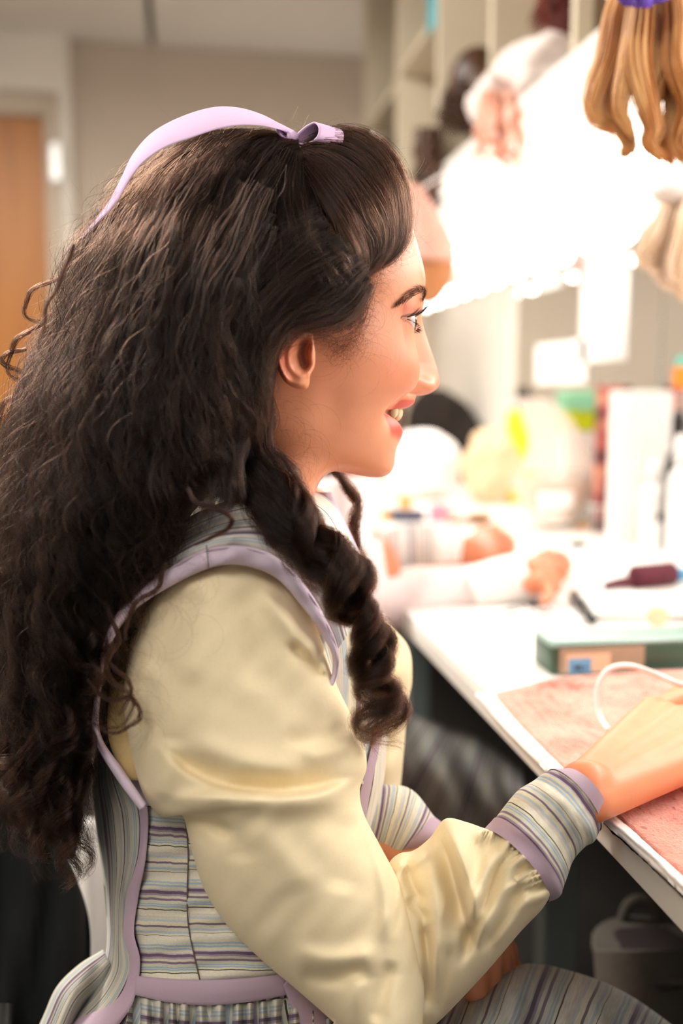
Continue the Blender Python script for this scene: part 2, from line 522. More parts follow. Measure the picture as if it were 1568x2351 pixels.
# honey oak door: grain along the height
m, nt, b = new_mat('oak_door'); M['oak'] = m
tc = nt.nodes.new('ShaderNodeTexCoord'); mp = nt.nodes.new('ShaderNodeMapping'); mp.inputs['Scale'].default_value = (14, 14, .8)
nz = nt.nodes.new('ShaderNodeTexNoise'); nz.inputs['Scale'].default_value = 2.2; nz.inputs['Detail'].default_value = 6
rp = nt.nodes.new('ShaderNodeValToRGB')
rp.color_ramp.elements[0].color = lin('965518'); rp.color_ramp.elements[1].color = lin('bd7c2c')
nt.links.new(tc.outputs['Object'], mp.inputs[0]); nt.links.new(mp.outputs[0], nz.inputs['Vector']); nt.links.new(nz.outputs['Fac'], rp.inputs[0])
nt.links.new(rp.outputs[0], b.inputs['Base Color']); b.inputs['Roughness'].default_value = .45

struct('floor', m=M['floor'], lo=(-2.6, -3.0, -.02), hi=(XW + .1, YB + .1, 0))
struct('wall_back', m=M['wall'], lo=(-2.6, YB, 0), hi=(XW + .1, YB + .1, 2.6))
struct('wall_left', m=M['wall_light'], lo=(-2.7, -3.0, 0), hi=(-2.6, YB + .1, 2.6))
struct('wall_right', m=M['wall_light'], lo=(XW, -3.0, 0), hi=(XW + .1, YB, 2.6))
# ceiling: the general level, and two dropped boards seen over the far wall
struct('ceiling', m=M['ceil'], lo=(-2.6, .9, 2.56), hi=(XW, YB, 2.60))
p0 = on(0, 82, 1, YB - .01); p1 = on(341, 80, 1, YB - .01)
struct('trim_1', m=M['ceil'], lo=(-2.6, 2.2, p0[2]), hi=(p1[0], YB, 2.56), bevel=.006)
p2 = on(356, 104, 1, YB - .01)
struct('trim_2', m=M['ceil'], lo=(p2[0], 2.2, p2[2]), hi=(XW, YB, 2.56), bevel=.006)
# pale boxed-out pier round the door opening, door, frame
pa = on(162, 300, 1, YB - .06)
door_x = on(112, 600, 1, YB - .05)[0]; door_top = on(60, 268, 1, YB - .05)[2]
fx = on(146, 600, 1, YB - .06)[0]
struct('trim_3', m=M['wall_light'], lo=(fx, YB - .06, 0), hi=(pa[0], YB, p0[2]))
struct('trim_4', m=M['wall_light'], lo=(-2.6, YB - .06, door_top + .09), hi=(fx, YB, p0[2]))
d = tag(MB().box((door_x - .9, YB - .045, .01), (door_x, YB - .005, door_top), bevel=.003).build('door_1', M['oak'], None, False), kind='structure')
fr = MB().box((door_x, YB - .075, 0), (fx, YB, door_top + .085), bevel=.006)
fr.box((door_x - 1.0, YB - .075, door_top), (door_x, YB, door_top + .085), bevel=.006)
fr.build('door_frame', M['frame'], d, False)
hz = on(128, 372, 1, YB - .08)
MB().box((hz[0] - .022, hz[1] - .008, hz[2] - .07), (hz[0] + .022, hz[1] + .004, hz[2] + .07), bevel=.006).build('highlight_plate', M['steel'], d, False)  # steel plate added to make the white highlight on the door frame
struct('baseboard_back', m=M['frame'], lo=(pa[0], YB - .012, 0), hi=(XW, YB, .09))

# mirror panels on the right wall above the counter
m, nt, b = new_mat('mirror_glass'); M['mirror'] = m
b.inputs['Base Color'].default_value = (.86, .87, .85, 1); b.inputs['Metallic'].default_value = 1; b.inputs['Roughness'].default_value = .04
ys = [.15, 1.05, on(1533, 720, 0, XW)[1], 2.96, 3.95]
for i in range(3):
    o = MB().box((XW - .012, ys[i] + .003, .80), (XW - .002, ys[i + 1] - .003, 1.364), bevel=.002).build('mirror_panel', M['mirror'], None, False)
    tag(o, ['frameless mirror panel at the near end of the counter wall', 'frameless mirror panel with the seam beside the orange sticker',
            'frameless mirror panel with the long white paper taped over it', 'far mirror panel glowing under the bulbs beyond the profile'][i], 'mirror', 'mirror panels above the counter')

# ------------------------------------------------------------------ counter
ct = empty('makeup_counter', ((XF + XW) / 2, 1.8, 0), 'long white laminate makeup counter running below the lit mirrors', 'counter')
MB().box((XF + .002, .12, ZT - .008), (XW - .014, 3.97, ZT), bevel=.0015).build('countertop', M['counter'], ct, False)
MB().box((XF, .12, ZT - .030), (XF + .02, 3.97, ZT - .0085), bevel=.002).build('edge_band', M['edge'], ct, False)
MB().box((XF + .02, .14, ZT - .030), (XW - .014, 3.96, ZT - .008)).build('core_board', M['edge'], ct, False)
MB().box((XW - .05, .16, .02), (XW - .03, 3.9, ZT - .03)).build('back_board', M['black'], ct, False)  # black board added to stand in for the deep shade under the counter
lg = on(1290, 2130, 0, .60)
M['leg'] = mat('grey_green_metal', '6f7875', .5, .05, 10)
for yy in (lg[1], lg[1] + 1.0, lg[1] + 2.0):
    MB().box((.56, yy - .02, 0), (.62, yy + .02, ZT - .03), bevel=.004).build('support_leg', M['leg'], ct, False)

# ------------------------------------------------------------------ shelving over the counter
XS, ZS = .62, 1.575
su = empty('cubby_shelving', (XS + .2, 2.2, ZS), 'cream open cubby shelving mounted above the lit mirrors', 'shelving')
ydiv = [.72, 1.16] + [on(px, 200, 0, XS)[1] for px in (1312, 1124, 1003, 910)] + [3.42]
MB().box((XS, ydiv[0], ZS), (XW - .002, ydiv[-1], ZS + .02), bevel=.002).build('bottom_board', M['counter'], su, False)  # white rather than shelf cream: light on the underside put into the colour
MB().box((XS + .01, ydiv[0], 1.955), (XW - .002, ydiv[-1], 1.972), bevel=.002).build('shelf_board', M['shelf'], su, False) if False else None
for i in range(len(ydiv) - 1):
    hh = [1.99, 1.99, 2.16, 2.13, 1.955, 1.93][i]
    MB().box((XS + .005, ydiv[i] + .010, hh), (XW - .02, ydiv[i + 1] - .010, hh + .018), bevel=.002).build('shelf_board', M['shelf'], su, False)
for y in ydiv:
    MB().box((XS, y - .010, ZS + .02), (XW - .02, y + .010, 2.545), bevel=.002).build('divider', M['shelf'], su, False)
MB().box((XW - .02, ydiv[0], ZS + .02), (XW - .003, ydiv[-1], 2.545)).build('back_board', M['cubby'], su, False)
M['tealtag'] = mat('teal_tape', '4fb3c4', .6, .05, 20)
M['brownlabel'] = mat('brown_label', '7d6850', .8, .1, 60)

# ------------------------------------------------------------------ lit strip under the shelf: tubes and globe bulbs
M['tube'] = mat('lit_tube', 'ffffff', .5, 0, emit='fff7ee', estr=9.0)
M['bulb'] = mat('lit_bulb', 'ffffff', .5, 0, emit='fff7ee', estr=6.0)
M['strip'] = mat('white_lamp_housing', 'f7f4ee', .35, .01, 5)
ls = empty('vanity_light_strip', (XW - .05, 2.1, 1.44), 'long white vanity light strip fixed under the shelving', 'light fixture')
MB().box((XW - .06, .7, 1.40), (XW - .002, 3.9, 1.572), bevel=.004).build('housing', M['strip'], ls, False)
for k in range(4):
    y0 = .78 + k * .78
    MB().lathe((XW - .085, y0, 1.53), [(.004, 0), (.016, .004), (.016, .716), (.004, .72)], 14, (0, 1, 0)).build('fluorescent_tube', M['tube'], ls)
for k in range(18):
    y = .80 + k * .175
    c = (XW - .098, y, 1.392)
    cp = MB().lathe((XW - .0595, y, 1.418), [(.018, 0), (.018, .012), (.013, .016)], 14, (-.8, 0, -.6)).build('bulb_socket', M['steel'], ls)
    MB().ell(c, (.024, .024, .024), 14, 10).build('globe_bulb', M['bulb'], cp)
# ------------------------------------------------------------------ the seated woman
# head frame: F forward, S towards her right (our side), U up; millimetres from the midline level with the right tragus
TH = math.radians(13.0)
HO = np.array([-0.0363, 0.1053, 0.735])          # in camera axes (right, up, depth)
def head(u, s, h):
    u = np.asarray(u, float) / 1000; s = np.asarray(s, float) / 1000; h = np.asarray(h, float) / 1000
    x = HO[0] + u * math.cos(TH) + s * math.sin(TH)
    z = HO[2] + u * math.sin(TH) - s * math.cos(TH)
    y = HO[1] + h
    return CAM + x[..., None] * RIGHT + y[..., None] * UP + z[..., None] * FWD
def head_px(u, s, h):
    u = np.asarray(u, float) / 1000; s = np.asarray(s, float) / 1000; h = np.asarray(h, float) / 1000
    x = HO[0] + u * math.cos(TH) + s * math.sin(TH); z = HO[2] + u * math.sin(TH) - s * math.cos(TH); y = HO[1] + h
    return W_PX / 2 + FPX * x / z, H_PX / 2 - FPX * y / z, z
def mid(px, py, s=0.0):
    """(u,h) in mm of the point with sideways offset s that appears at a pixel"""
    k = (np.asarray(px, float) - W_PX / 2) / FPX
    s = s / 1000
    u = (k * (HO[2] - s * math.cos(TH)) - HO[0] - s * math.sin(TH)) / (math.cos(TH) - k * math.sin(TH))
    z = HO[2] + u * math.sin(TH) - s * math.cos(TH)
    return u * 1000, ((H_PX / 2 - np.asarray(py, float)) / FPX * z - HO[1]) * 1000

def sm(a, b, x):
    t = np.clip((x - a) / (b - a), 0, 1); return t * t * (3 - 2 * t)

# midline profile as seen: crown .. brow .. nose .. mouth .. chin .. throat .. chest
PROF = [  # px, py, side level h (mm), half width W (mm), side u (mm), squareness, tag
    (690, 330, 118, 30, -20, 1.0), (800, 345, 112, 48, -15, 1.0), (880, 410, 100, 60, -10, 1.0), (925, 480, 86, 67, -8, 1.0),
    (944, 545, 72, 69, -6, 1.0), (957, 590, 60, 70, -5, 1.0), (966, 625, 50, 70.5, -5, 1.0), (970, 652, 42, 70, -5, 1.02),
    (967, 680, 33, 69.5, -5, 1.02), (962, 708, 24, 69, -5, 1.0), (968, 738, 16, 69, -5, 1.0), (978, 772, 8, 68.5, -5, 1.0), (990, 808, 0, 68, -5, 1.0),
    (1000, 838, -6, 67, -5, 1.0), (1006, 862, -11, 66, -5, 1.0), (1007, 880, -15, 65.5, -5, 1.0), (1001, 894, -18, 65, -5, 1.0), (985, 904, -20, 64.5, -5, 1.0),
    (966, 908, -21.5, 64, -5, 1.0), (951, 909, -23, 63.5, -5, 1.0), (946, 914, -25, 63, -5, 1.0), (946, 920, -27, 62.5, -5, 1.0), (946, 927, -29, 62, -5, 1.0),
    (939, 934, -31, 61.5, -5, 1.0), (931, 938, -32, 61.2, -5, 1.0), (915, 940, -33, 61, -5, 1.0), (890, 945, -34, 60.6, -5, 1.0), (884, 958, -35.5, 60, -5, 1.0), (890, 970, -37, 59.7, -5, 1.0),
    (905, 974, -38, 59.4, -5, 1.0), (915, 982, -39.5, 59, -5, 1.0), (920, 996, -42, 58, -4, 1.0), (914, 1014, -45, 57, -3, 1.02), (906, 1032, -48, 56, -2, 1.05),
    (903, 1050, -51, 54.5, 0, 1.08), (901, 1070, -54, 53, 0, 1.12), (893, 1086, -57, 51.5, 0, 1.15), (880, 1094, -60, 50, 0, 1.18), (862, 1096, -63, 48.5, 0, 1.18),
    (838, 1091, -66, 47, -1, 1.15), (812, 1084, -69, 46.5, -2, 1.1), (780, 1081, -72, 47, -4, 1.05), (752, 1087, -77, 48, -6, 1.0), (732, 1103, -84, 49, -8, 1.0),
    (719, 1125, -94, 50, -10, 1.0), (706, 1160, -108, 51, -12, 1.0), (700, 1210, -124, 55, -14, 1.0), (705, 1260, -138, 62, -18, .9), (720, 1320, -160, 72, -22, .9), (735, 1420, -200, 78, -26, .9)]
def build_head():
    PR = np.array(PROF)
    uf, hf = mid(PR[:, 0], PR[:, 1])
    base = np.column_stack([uf, hf, PR[:, 2:]])
    # dense resample along the profile arc
    n = 420
    seg = np.linalg.norm(np.diff(base[:, :2], axis=0), axis=1)
    tk = np.concatenate([[0], np.cumsum(seg ** .8)])
    wt = np.linspace(0, tk[-1], n)
    ctrl = np.column_stack([base[:, 0], base[:, 1]])
    P = np.empty((n, 2 + 4))
    # monotone-ish cubic through all columns
    def hermite(y):
        mm = np.empty_like(y); mm[1:-1] = (y[2:] - y[:-2]) / (tk[2:] - tk[:-2]); mm[0] = (y[1] - y[0]) / (tk[1] - tk[0]); mm[-1] = (y[-1] - y[-2]) / (tk[-1] - tk[-2])
        i = np.clip(np.searchsorted(tk, wt, side='right') - 1, 0, len(tk) - 2)
        h = tk[i + 1] - tk[i]; s = (wt - tk[i]) / h
        return (2*s**3-3*s**2+1)*y[i] + (s**3-2*s**2+s)*h*mm[i] + (-2*s**3+3*s**2)*y[i+1] + (s**3-s**2)*h*mm[i+1]
    for c in range(6): P[:, c] = hermite(base[:, c])
    krow = np.interp(wt, tk, np.arange(len(tk)))          # which profile point each row sits at
    uf, hf, hs, Wd, us, sq = P.T
    # face without the nose: bridge the profile from nasion (9) to subnasale (20); without the mouth gap: lips 24..29
    i_n, i_s = 9.3, 20.0
    un = np.interp(i_n, np.arange(len(base)), base[:, 0]); us_ = np.interp(i_s, np.arange(len(base)), base[:, 0]) - 2.0
    hn = np.interp(i_n, np.arange(len(base)), base[:, 1]); hsn = np.interp(i_s, np.arange(len(base)), base[:, 1])
    isn = (krow > i_n) & (krow < i_s)
    hlin = hf
    ub = np.where(isn, np.minimum(uf, un - 4 * np.sin(math.pi * np.clip((hn - hf) / (hn - hsn), 0, 1)) + (us_ - un) * np.clip((hn - hf) / (hn - hsn), 0, 1)), uf)
    hb0 = hf
    # columns
    nf, nb = 120, 44
    x = np.linspace(0, 1, nf); ph = np.concatenate([(math.pi / 2) * (x ** 1.15), math.pi / 2 + (math.pi / 2) * np.linspace(0, 1, nb + 1)[1:]])
    m = len(ph)
    cosp = np.cos(ph)[None, :]; sinp = np.sin(ph)[None, :]
    front = cosp > 0
    a = sq[:, None]
    # mouth rows: the gap closes towards the corners
    im0, im1 = 24.0, 29.6
    SW = Wd[:, None] * np.abs(sinp)
    u_lip = np.interp(wt, [wt[np.argmax(krow >= im0)], wt[np.argmax(krow >= im1)]], [uf[np.argmax(krow >= im0)], uf[np.argmax(krow >= im1)]])
    inm = (krow > im0) & (krow < im1)
    mw = np.clip(1 - (SW / 29.0) ** 2, 0, 1) ** .6
    u_row = np.where(inm[:, None], u_lip[:, None] + (uf - u_lip)[:, None] * np.clip(mw * 1.0, 0, 1), ub[:, None] + 0 * SW)
    # smooth carrier profile: the sharp detail of lips, philtrum and chin fades out sideways
    kk = np.array([9.3, 14, 20, 23, 26.5, 30, 33, 36]); ku = np.interp(kk, np.arange(len(base)), base[:, 0])
    ku[1] = ku[0] - 3.0; ku[2] -= 3.0; ku[3] = ku[2] - 1.5; ku[4] = ku[2] - 4.5; ku[5] = ku[2] - 8.0; ku[6] += .5
    u0 = np.where((krow > 9.3) & (krow < 36), np.interp(krow, kk, ku), ub)
    ker = np.exp(-np.linspace(-2, 2, 41) ** 2); ker /= ker.sum()
    sm0 = np.convolve(np.pad(u0, 20, mode='edge'), ker, 'valid'); u0 = np.where((krow > 7) & (krow < 38), sm0, u0)
    det = (u_row - u0[:, None]) * np.exp(-(SW / 27.0) ** 4)
    bk = 84 * np.clip(Wd[:, None] / 70, 0, 1) * np.where(hf[:, None] < -60, .62, 1.0)
    U = us[:, None] + np.where(front, (u0[:, None] - us[:, None]) * np.abs(cosp) ** a + det, -bk * np.abs(cosp) ** .9)
    S = SW
    q = sm(0, 1, np.clip(ph / (math.pi / 2), 0, 1))[None, :]
    Hh = hf[:, None] * (1 - q ** 1.2) + hs[:, None] * q ** 1.2
    # lips converge to the corner and rise in the smile
    hst = np.interp(26.5, np.arange(len(base)), base[:, 1])
    lipz = np.exp(-((krow - 26.5) / 4.2) ** 4)[:, None]
    clos = np.clip((S / 29.0), 0, 1) ** 3.0
    Hh = Hh + lipz * np.where(S < 40, clos * np.exp(-(np.clip(S - 29, 0, None) / 9) ** 2), 0) * (hst - 1.0 - Hh) * .93
    Hh = Hh + 1.0 * np.exp(-((S - 30) / 12) ** 2) * np.exp(-((krow - 26.5) / 7) ** 2)[:, None]
    # nose
    hw = np.interp(krow, [9.0, 11, 13, 15, 16.5, 18, 20.5], [6.5, 7.5, 9.5, 13, 14.5, 14.5, 12])
    add = (uf - ub)[:, None] * np.exp(-(S / hw[:, None]) ** 2.6) * front
    U = U + add
    # ala of the nose
    g = lambda s0, h0, rs, rh, p=2: np.exp(-(np.abs((S - s0) / rs) ** p + np.abs((Hh - h0) / rh) ** p)) * front
    ha = np.interp(17.2, np.arange(len(base)), base[:, 1])
    U = U + 6.5 * g(14, ha + 4.5, 5.5, 7.0, 2.4)
    U = U - 4.0 * g(8.5, ha - 1.0, 3.5, 2.2)                     # nostril
    # alar groove and smile fold
    U = U - 3.0 * g(21, ha + 3, 3.5, 9)
    fold_s = 21 + np.clip((ha + 4 - Hh), 0, 60) * .62
    U = U - 3.2 * np.exp(-((S - fold_s) / 3.6) ** 2) * sm(ha + 8, ha, Hh) * sm(hst - 14, hst + 4, Hh) * front
    # cheek apple, chin, jaw
    U = U + 7.5 * g(36, ha + 10, 14, 17) ; S = S + 2.5 * g(45, ha + 6, 16, 18)
    U = U - 9.0 * g(30, hst - 1, 9, 10)
    # eye socket
    ec = np.array(mid(951, 741, 32.0)); he = ec[1]; R = 12.0; ue = ec[0] - R + 1.5
    U = U - 6.0 * g(30, he + 1, 15, 11) + 3.0 * g(30, he + 17, 20, 7) - 3.5 * g(15, he + 2, 5, 9)
    rr = (S - 32) ** 2 + (Hh - he) ** 2
    lid = ue + np.sqrt(np.clip((R + 1.3) ** 2 - rr, 0, None)) * 1.0
    inl = (rr < (R + 1.2) ** 2) & front; lid = lid - 3.0 * sm(5.5, 12, he - Hh)
    k = 4.5
    hcap = np.clip(.5 + .5 * (lid - U) / k, 0, 1)
    U = np.where(inl, U * (1 - hcap) + lid * hcap + k * hcap * (1 - hcap) * .5, U)
    xx = (S - 32.0) / 14.5
    up = 5.4 * (1 - np.abs(xx) ** 2.6) + .03 * (S - 31); lo = -5.0 * (1 - np.abs(xx) ** 2.6) + .03 * (S - 31)
    op = sm(0, 1.2, up - (Hh - he)) * sm(0, 1.2, (Hh - he) - lo) * (np.abs(xx) < 1) * front
    U = U - op * np.clip(U - (ue + np.sqrt(np.clip(10.5 ** 2 - rr, 0, None))), 0, 6)
    crease = np.exp(-((Hh - he - (8.2 * (1 - .55 * xx ** 2) + .05 * (S - 31))) / 1.4) ** 2) * (np.abs(xx) < 1.15) * front
    U = U - 1.5 * crease
    un_, hn_ = mid(966, 890, 11.0)
    nostril = np.exp(-((U - un_) / 5.0) ** 2 - ((Hh - hn_ - .22 * (un_ - U)) / 1.9) ** 2 - ((S - 10) / 5.0) ** 2) * front
    Hh = Hh + 1.6 * nostril
    # temple, jaw line, slightly hollow in front of the ear
    S = S - 2.2 * np.exp(-(((U - 42) / 18) ** 2 + ((Hh - he - 8) / 16) ** 2)) * (S > 20)
    S = S - 3.0 * np.exp(-(((U - 18) / 14) ** 2 + ((Hh + 36) / 18) ** 2)) * (S > 20)
    # colour zones of skin, make-up and lips, plus painted nostril shade (kept as a tint of the skin colour)
    T = np.ones((n, m, 3))
    def paint(c, w):
        nonlocal T
        w = np.clip(w, 0, 1)[..., None]; T = T * (1 - w) + np.array(c) * w
    K = krow[:, None] + 0 * S
    paint((1.02, .80, .78), .75 * g(41, ha + 10, 20, 16))
    paint((1.0, .72, .66), .5 * g(0, ha + 8, 16, 12))
    paint((.22, .08, .06), 1.2 * nostril)  # dark tint painted for the shade inside the nostril
    upper = sm(21.0, 21.8, K) * sm(25.2, 24.6, K); lower = sm(29.2, 29.6, K) * sm(32.6, 31.6, K)
    paint((.82, .30, .32), (upper + lower) * sm(31.0, 28.0, S) * front)
    paint((.30, .10, .09), sm(25.4, 25.9, K) * sm(29.2, 28.7, K) * sm(29.5, 26, S) * front)
    paint((.86, .46, .44), .85 * np.exp(-((Hh - he - 7) / 5) ** 2) * (np.abs(xx) < 1.5) * np.exp(-np.clip(np.abs(xx) - .9, 0, None) * 4) * front)
    paint((.16, .09, .08), sm(1.3, .2, np.abs(Hh - he - up)) * (np.abs(xx) < 1.03) * front)
    paint((.40, .24, .20), .8 * sm(1.1, .2, np.abs(Hh - he - lo)) * (np.abs(xx) < 1.0) * front)
    w = (sm(26, 40, S) * .5) * (1 - .0 * S)
    for _ in range(120):
        for A in (U, S, Hh):
            A[1:-1] += w[1:-1] * (.5 * (A[2:] + A[:-2]) - A[1:-1])
    right = head(U, S, Hh); left = head(U[:, 1:-1], -S[:, 1:-1], Hh[:, 1:-1])
    Vr = right.reshape(-1, 3); Vl = left.reshape(-1, 3)
    F = []
    for i in range(n - 1):
        for j in range(m - 1):
            F.append([i * m + j, i * m + j + 1, (i + 1) * m + j + 1, (i + 1) * m + j])
    off = n * m; ml = m - 2
    def li(i, j):  # left index, column j of the full set
        return i * m + j if j in (0, m - 1) else off + i * ml + (j - 1)
    for i in range(n - 1):
        for j in range(m - 1):
            F.append([li(i, j), li(i + 1, j), li(i + 1, j + 1), li(i, j + 1)])
    Tt = np.concatenate([T.reshape(-1, 3), T[:, 1:-1].reshape(-1, 3)])
    return np.concatenate([Vr, Vl]), F, Tt, dict(ue=ue, he=he, R=R, ha=ha, hst=hst, U=U, S=S, H=Hh, n=n, m=m)

# ear: relief built in the plane of the right side of the head, rim and bowl, with its own back
EAR = [(702, 748), (676, 756), (652, 775), (636, 800), (632, 822), (638, 848), (650, 872), (668, 887), (690, 894), (703, 893), (710, 882), (712, 862), (722, 842), (724, 815), (720, 785), (716, 760)]
def build_ear(d0=.656):
    P = cr(EAR + [EAR[0]], 121)[:-1]
    c = np.array([692, 820.0])
    nr, na = 34, 120
    V = []; T = []
    rim = [(700, 752), (676, 762), (656, 781), (643, 806), (641, 826), (646, 850), (658, 870)]
    anti = [(690, 775), (672, 790), (663, 815), (668, 845), (690, 862), (706, 858)]
    tragus = [(716, 800), (713, 822), (710, 842)]
    hole = [(699, 792), (695, 812), (701, 836)]
    r = np.linspace(0, 1, nr)[:, None]
    X = c[0] + (P[:, 0] - c[0])[None, :] * r; Y = c[1] + (P[:, 1] - c[1])[None, :] * r
    def rg(pl, w):
        d, s, a = poly_dist(X, Y, cr(pl, 24)); return np.exp(-(d / w) ** 2)
    z = 2.0 + 5.0 * rg(rim, 9) + 3.2 * rg(anti, 9) + 4.5 * rg(tragus, 9) - 11.0 * rg(hole, 13) + 3.0 * np.exp(-(((X - 690) / 18) ** 2 + ((Y - 878) / 14) ** 2))
    back = (718 - X) / 80.0 * 9.0                      # the ear stands away from the head towards its rim
    edge = sm(1.0, .86, r) * np.ones_like(X)
    zz = (z + back) * (.35 + .65 * edge)
    A = C(X, Y, d0 - zz / 1000); B = C(X, Y, d0 + 0.004 - back * .55 / 1000)
    T = np.ones((nr, na, 3))
    w = (.75 * np.exp(-((X - 645) / 26) ** 2))[..., None]; T = T * (1 - w) + np.array((1.0, .55, .50)) * w  # rim reddened: light on the ear painted into the tint
    w = (.85 * rg(hole, 9))[..., None]; T = T * (1 - w) + np.array((.35, .16, .10)) * w
    V = np.concatenate([A.reshape(-1, 3), B.reshape(-1, 3)]); N = nr * na
    F = []
    for i in range(nr - 1):
        for k in range(na):
            k2 = (k + 1) % na
            F.append([i * na + k, i * na + k2, (i + 1) * na + k2, (i + 1) * na + k]); F.append([N + (i + 1) * na + k, N + (i + 1) * na + k2, N + i * na + k2, N + i * na + k])
    for k in range(na):
        k2 = (k + 1) % na; i = nr - 1
        F.append([i * na + k, i * na + k2, N + i * na + k2, N + i * na + k])
    return V, F, np.concatenate([T.reshape(-1, 3), T.reshape(-1, 3)])

def hp(px, py, z): return on(px, py, 2, z)
def skin_mat(name, color):
    m, nt, b = new_mat(name)
    at = nt.nodes.new('ShaderNodeAttribute'); at.attribute_name = 'tint'
    tc = nt.nodes.new('ShaderNodeTexCoord'); nz = nt.nodes.new('ShaderNodeTexNoise'); nz.inputs['Scale'].default_value = 60; nz.inputs['Detail'].default_value = 4
    nt.links.new(tc.outputs['Object'], nz.inputs['Vector'])
    rp = nt.nodes.new('ShaderNodeValToRGB'); c = lin(color)
    rp.color_ramp.elements[0].position = .3; rp.color_ramp.elements[1].position = .7
    rp.color_ramp.elements[0].color = (c[0] * .96, c[1] * .92, c[2] * .90, 1); rp.color_ramp.elements[1].color = c
    nt.links.new(nz.outputs['Fac'], rp.inputs[0])
    mx = nt.nodes.new('ShaderNodeMix'); mx.data_type = 'RGBA'; mx.blend_type = 'MULTIPLY'; mx.inputs[0].default_value = 1
    nt.links.new(rp.outputs[0], mx.inputs[6]); nt.links.new(at.outputs['Color'], mx.inputs[7])
    nt.links.new(mx.outputs[2], b.inputs['Base Color'])
    b.inputs['Roughness'].default_value = .42; b.inputs['Specular IOR Level'].default_value = .4
    b.inputs['Subsurface Weight'].default_value = .25; b.inputs['Subsurface Radius'].default_value = (1, .35, .18); b.inputs['Subsurface Scale'].default_value = .006
    n3 = nt.nodes.new('ShaderNodeTexNoise'); n3.inputs['Scale'].default_value = 900; n3.inputs['Detail'].default_value = 2
    nt.links.new(tc.outputs['Object'], n3.inputs['Vector'])
    bp = nt.nodes.new('ShaderNodeBump'); bp.inputs['Strength'].default_value = .12; bp.inputs['Distance'].default_value = .0006
    nt.links.new(n3.outputs['Fac'], bp.inputs['Height']); nt.links.new(bp.outputs['Normal'], b.inputs['Normal'])
    return m
M['skin'] = skin_mat('warm_skin', 'e19873')

def hand_caps(wr, kn, side, curl, fl=1.0, rs=1.0, thumb=None):
    """wrist point, 4 knuckles (index..little), 4 lists of joint points, thumb joints -> capsules"""
    caps = []
    r = [.0105 * rs, .0108 * rs, .0102 * rs, .009 * rs]
    for i in range(4):
        caps.append((wr[min(i, len(wr) - 1)], .0165 * rs, kn[i], .0125 * rs))
        prev = kn[i]; pr = r[i]
        for j, p in enumerate(curl[i]):
            nr = r[i] * (.93 - .12 * j); caps.append((prev, pr, p, nr)); prev, pr = p, nr
    for i in range(3):
        a = (np.array(kn[i]) + np.array(kn[i + 1])) / 2
        caps.append((wr[min(1, len(wr) - 1)], .016 * rs, a, .0115 * rs))
    if thumb:
        prev, pr = thumb[0], .016 * rs
        for j, p in enumerate(thumb[1:]):
            nr = (.0125, .0115, .0095)[min(j, 2)] * rs; caps.append((prev, pr, p, nr)); prev, pr = p, nr
    return caps

hV, hF, hT, HI = build_head()
eV, eF, eT = build_ear()
# her right hand rests on the towel, palm down, fingers reaching on past the frame
z0 = ZT + .012
wr = [hp(1345, 1800, z0 + .020), hp(1355, 1815, z0 + .018), hp(1360, 1835, z0 + .016)]
kn = [hp(1498, 1632, z0 + .030), hp(1570, 1652, z0 + .030), hp(1608, 1690, z0 + .026), hp(1618, 1740, z0 + .019)]
cl = [[hp(1610, 1590, z0 + .034), hp(1668, 1580, z0 + .020), hp(1705, 1580, z0 + .010)], [hp(1690, 1630, z0 + .032), hp(1750, 1630, z0 + .018), hp(1785, 1635, z0 + .009)],
      [hp(1720, 1690, z0 + .028), hp(1775, 1700, z0 + .016), hp(1805, 1708, z0 + .008)], [hp(1700, 1760, z0 + .020), hp(1742, 1772, z0 + .012), hp(1765, 1780, z0 + .007)]]
th = [hp(1400, 1740, z0 + .018), hp(1492, 1650, z0 + .020), hp(1560, 1600, z0 + .014), hp(1610, 1575, z0 + .010)]
caps = hand_caps(wr, kn, 1, cl, thumb=th)
caps += [(C(1170, 1990, .704), .0225, hp(1345, 1812, z0 + .020), .0210)]
caps += [(C(935, 2190, .712), .030, C(1170, 1990, .704), .0225)]
rV, rF = capsules(caps, .0022, 8)
# her left forearm and hand, resting in the lap
la = [C(800, 1880, .80), C(930, 1945, .80), C(1060, 2080, .79)]
kn2 = [C(1120, 2190, .77), C(1138, 2200, .785), C(1150, 2195, .80), C(1158, 2185, .815)]
cl2 = [[C(1128, 2270, .765), C(1120, 2330, .765), C(1105, 2365, .77)], [C(1160, 2280, .78), C(1160, 2345, .78), C(1150, 2385, .785)],
       [C(1182, 2270, .795), C(1190, 2340, .795), C(1184, 2380, .80)], [C(1192, 2250, .81), C(1205, 2310, .81), C(1204, 2345, .815)]]
th2 = [C(1075, 2120, .775), C(1085, 2210, .76), C(1090, 2270, .755)]
caps2 = hand_caps([C(1062, 2085, .785)], kn2, 1, cl2, rs=.95, thumb=th2)
caps2 += [(la[0], .036, la[1], .030), (la[1], .030, la[2], .024)]
lV, lF = capsules(caps2, .0024, 6)
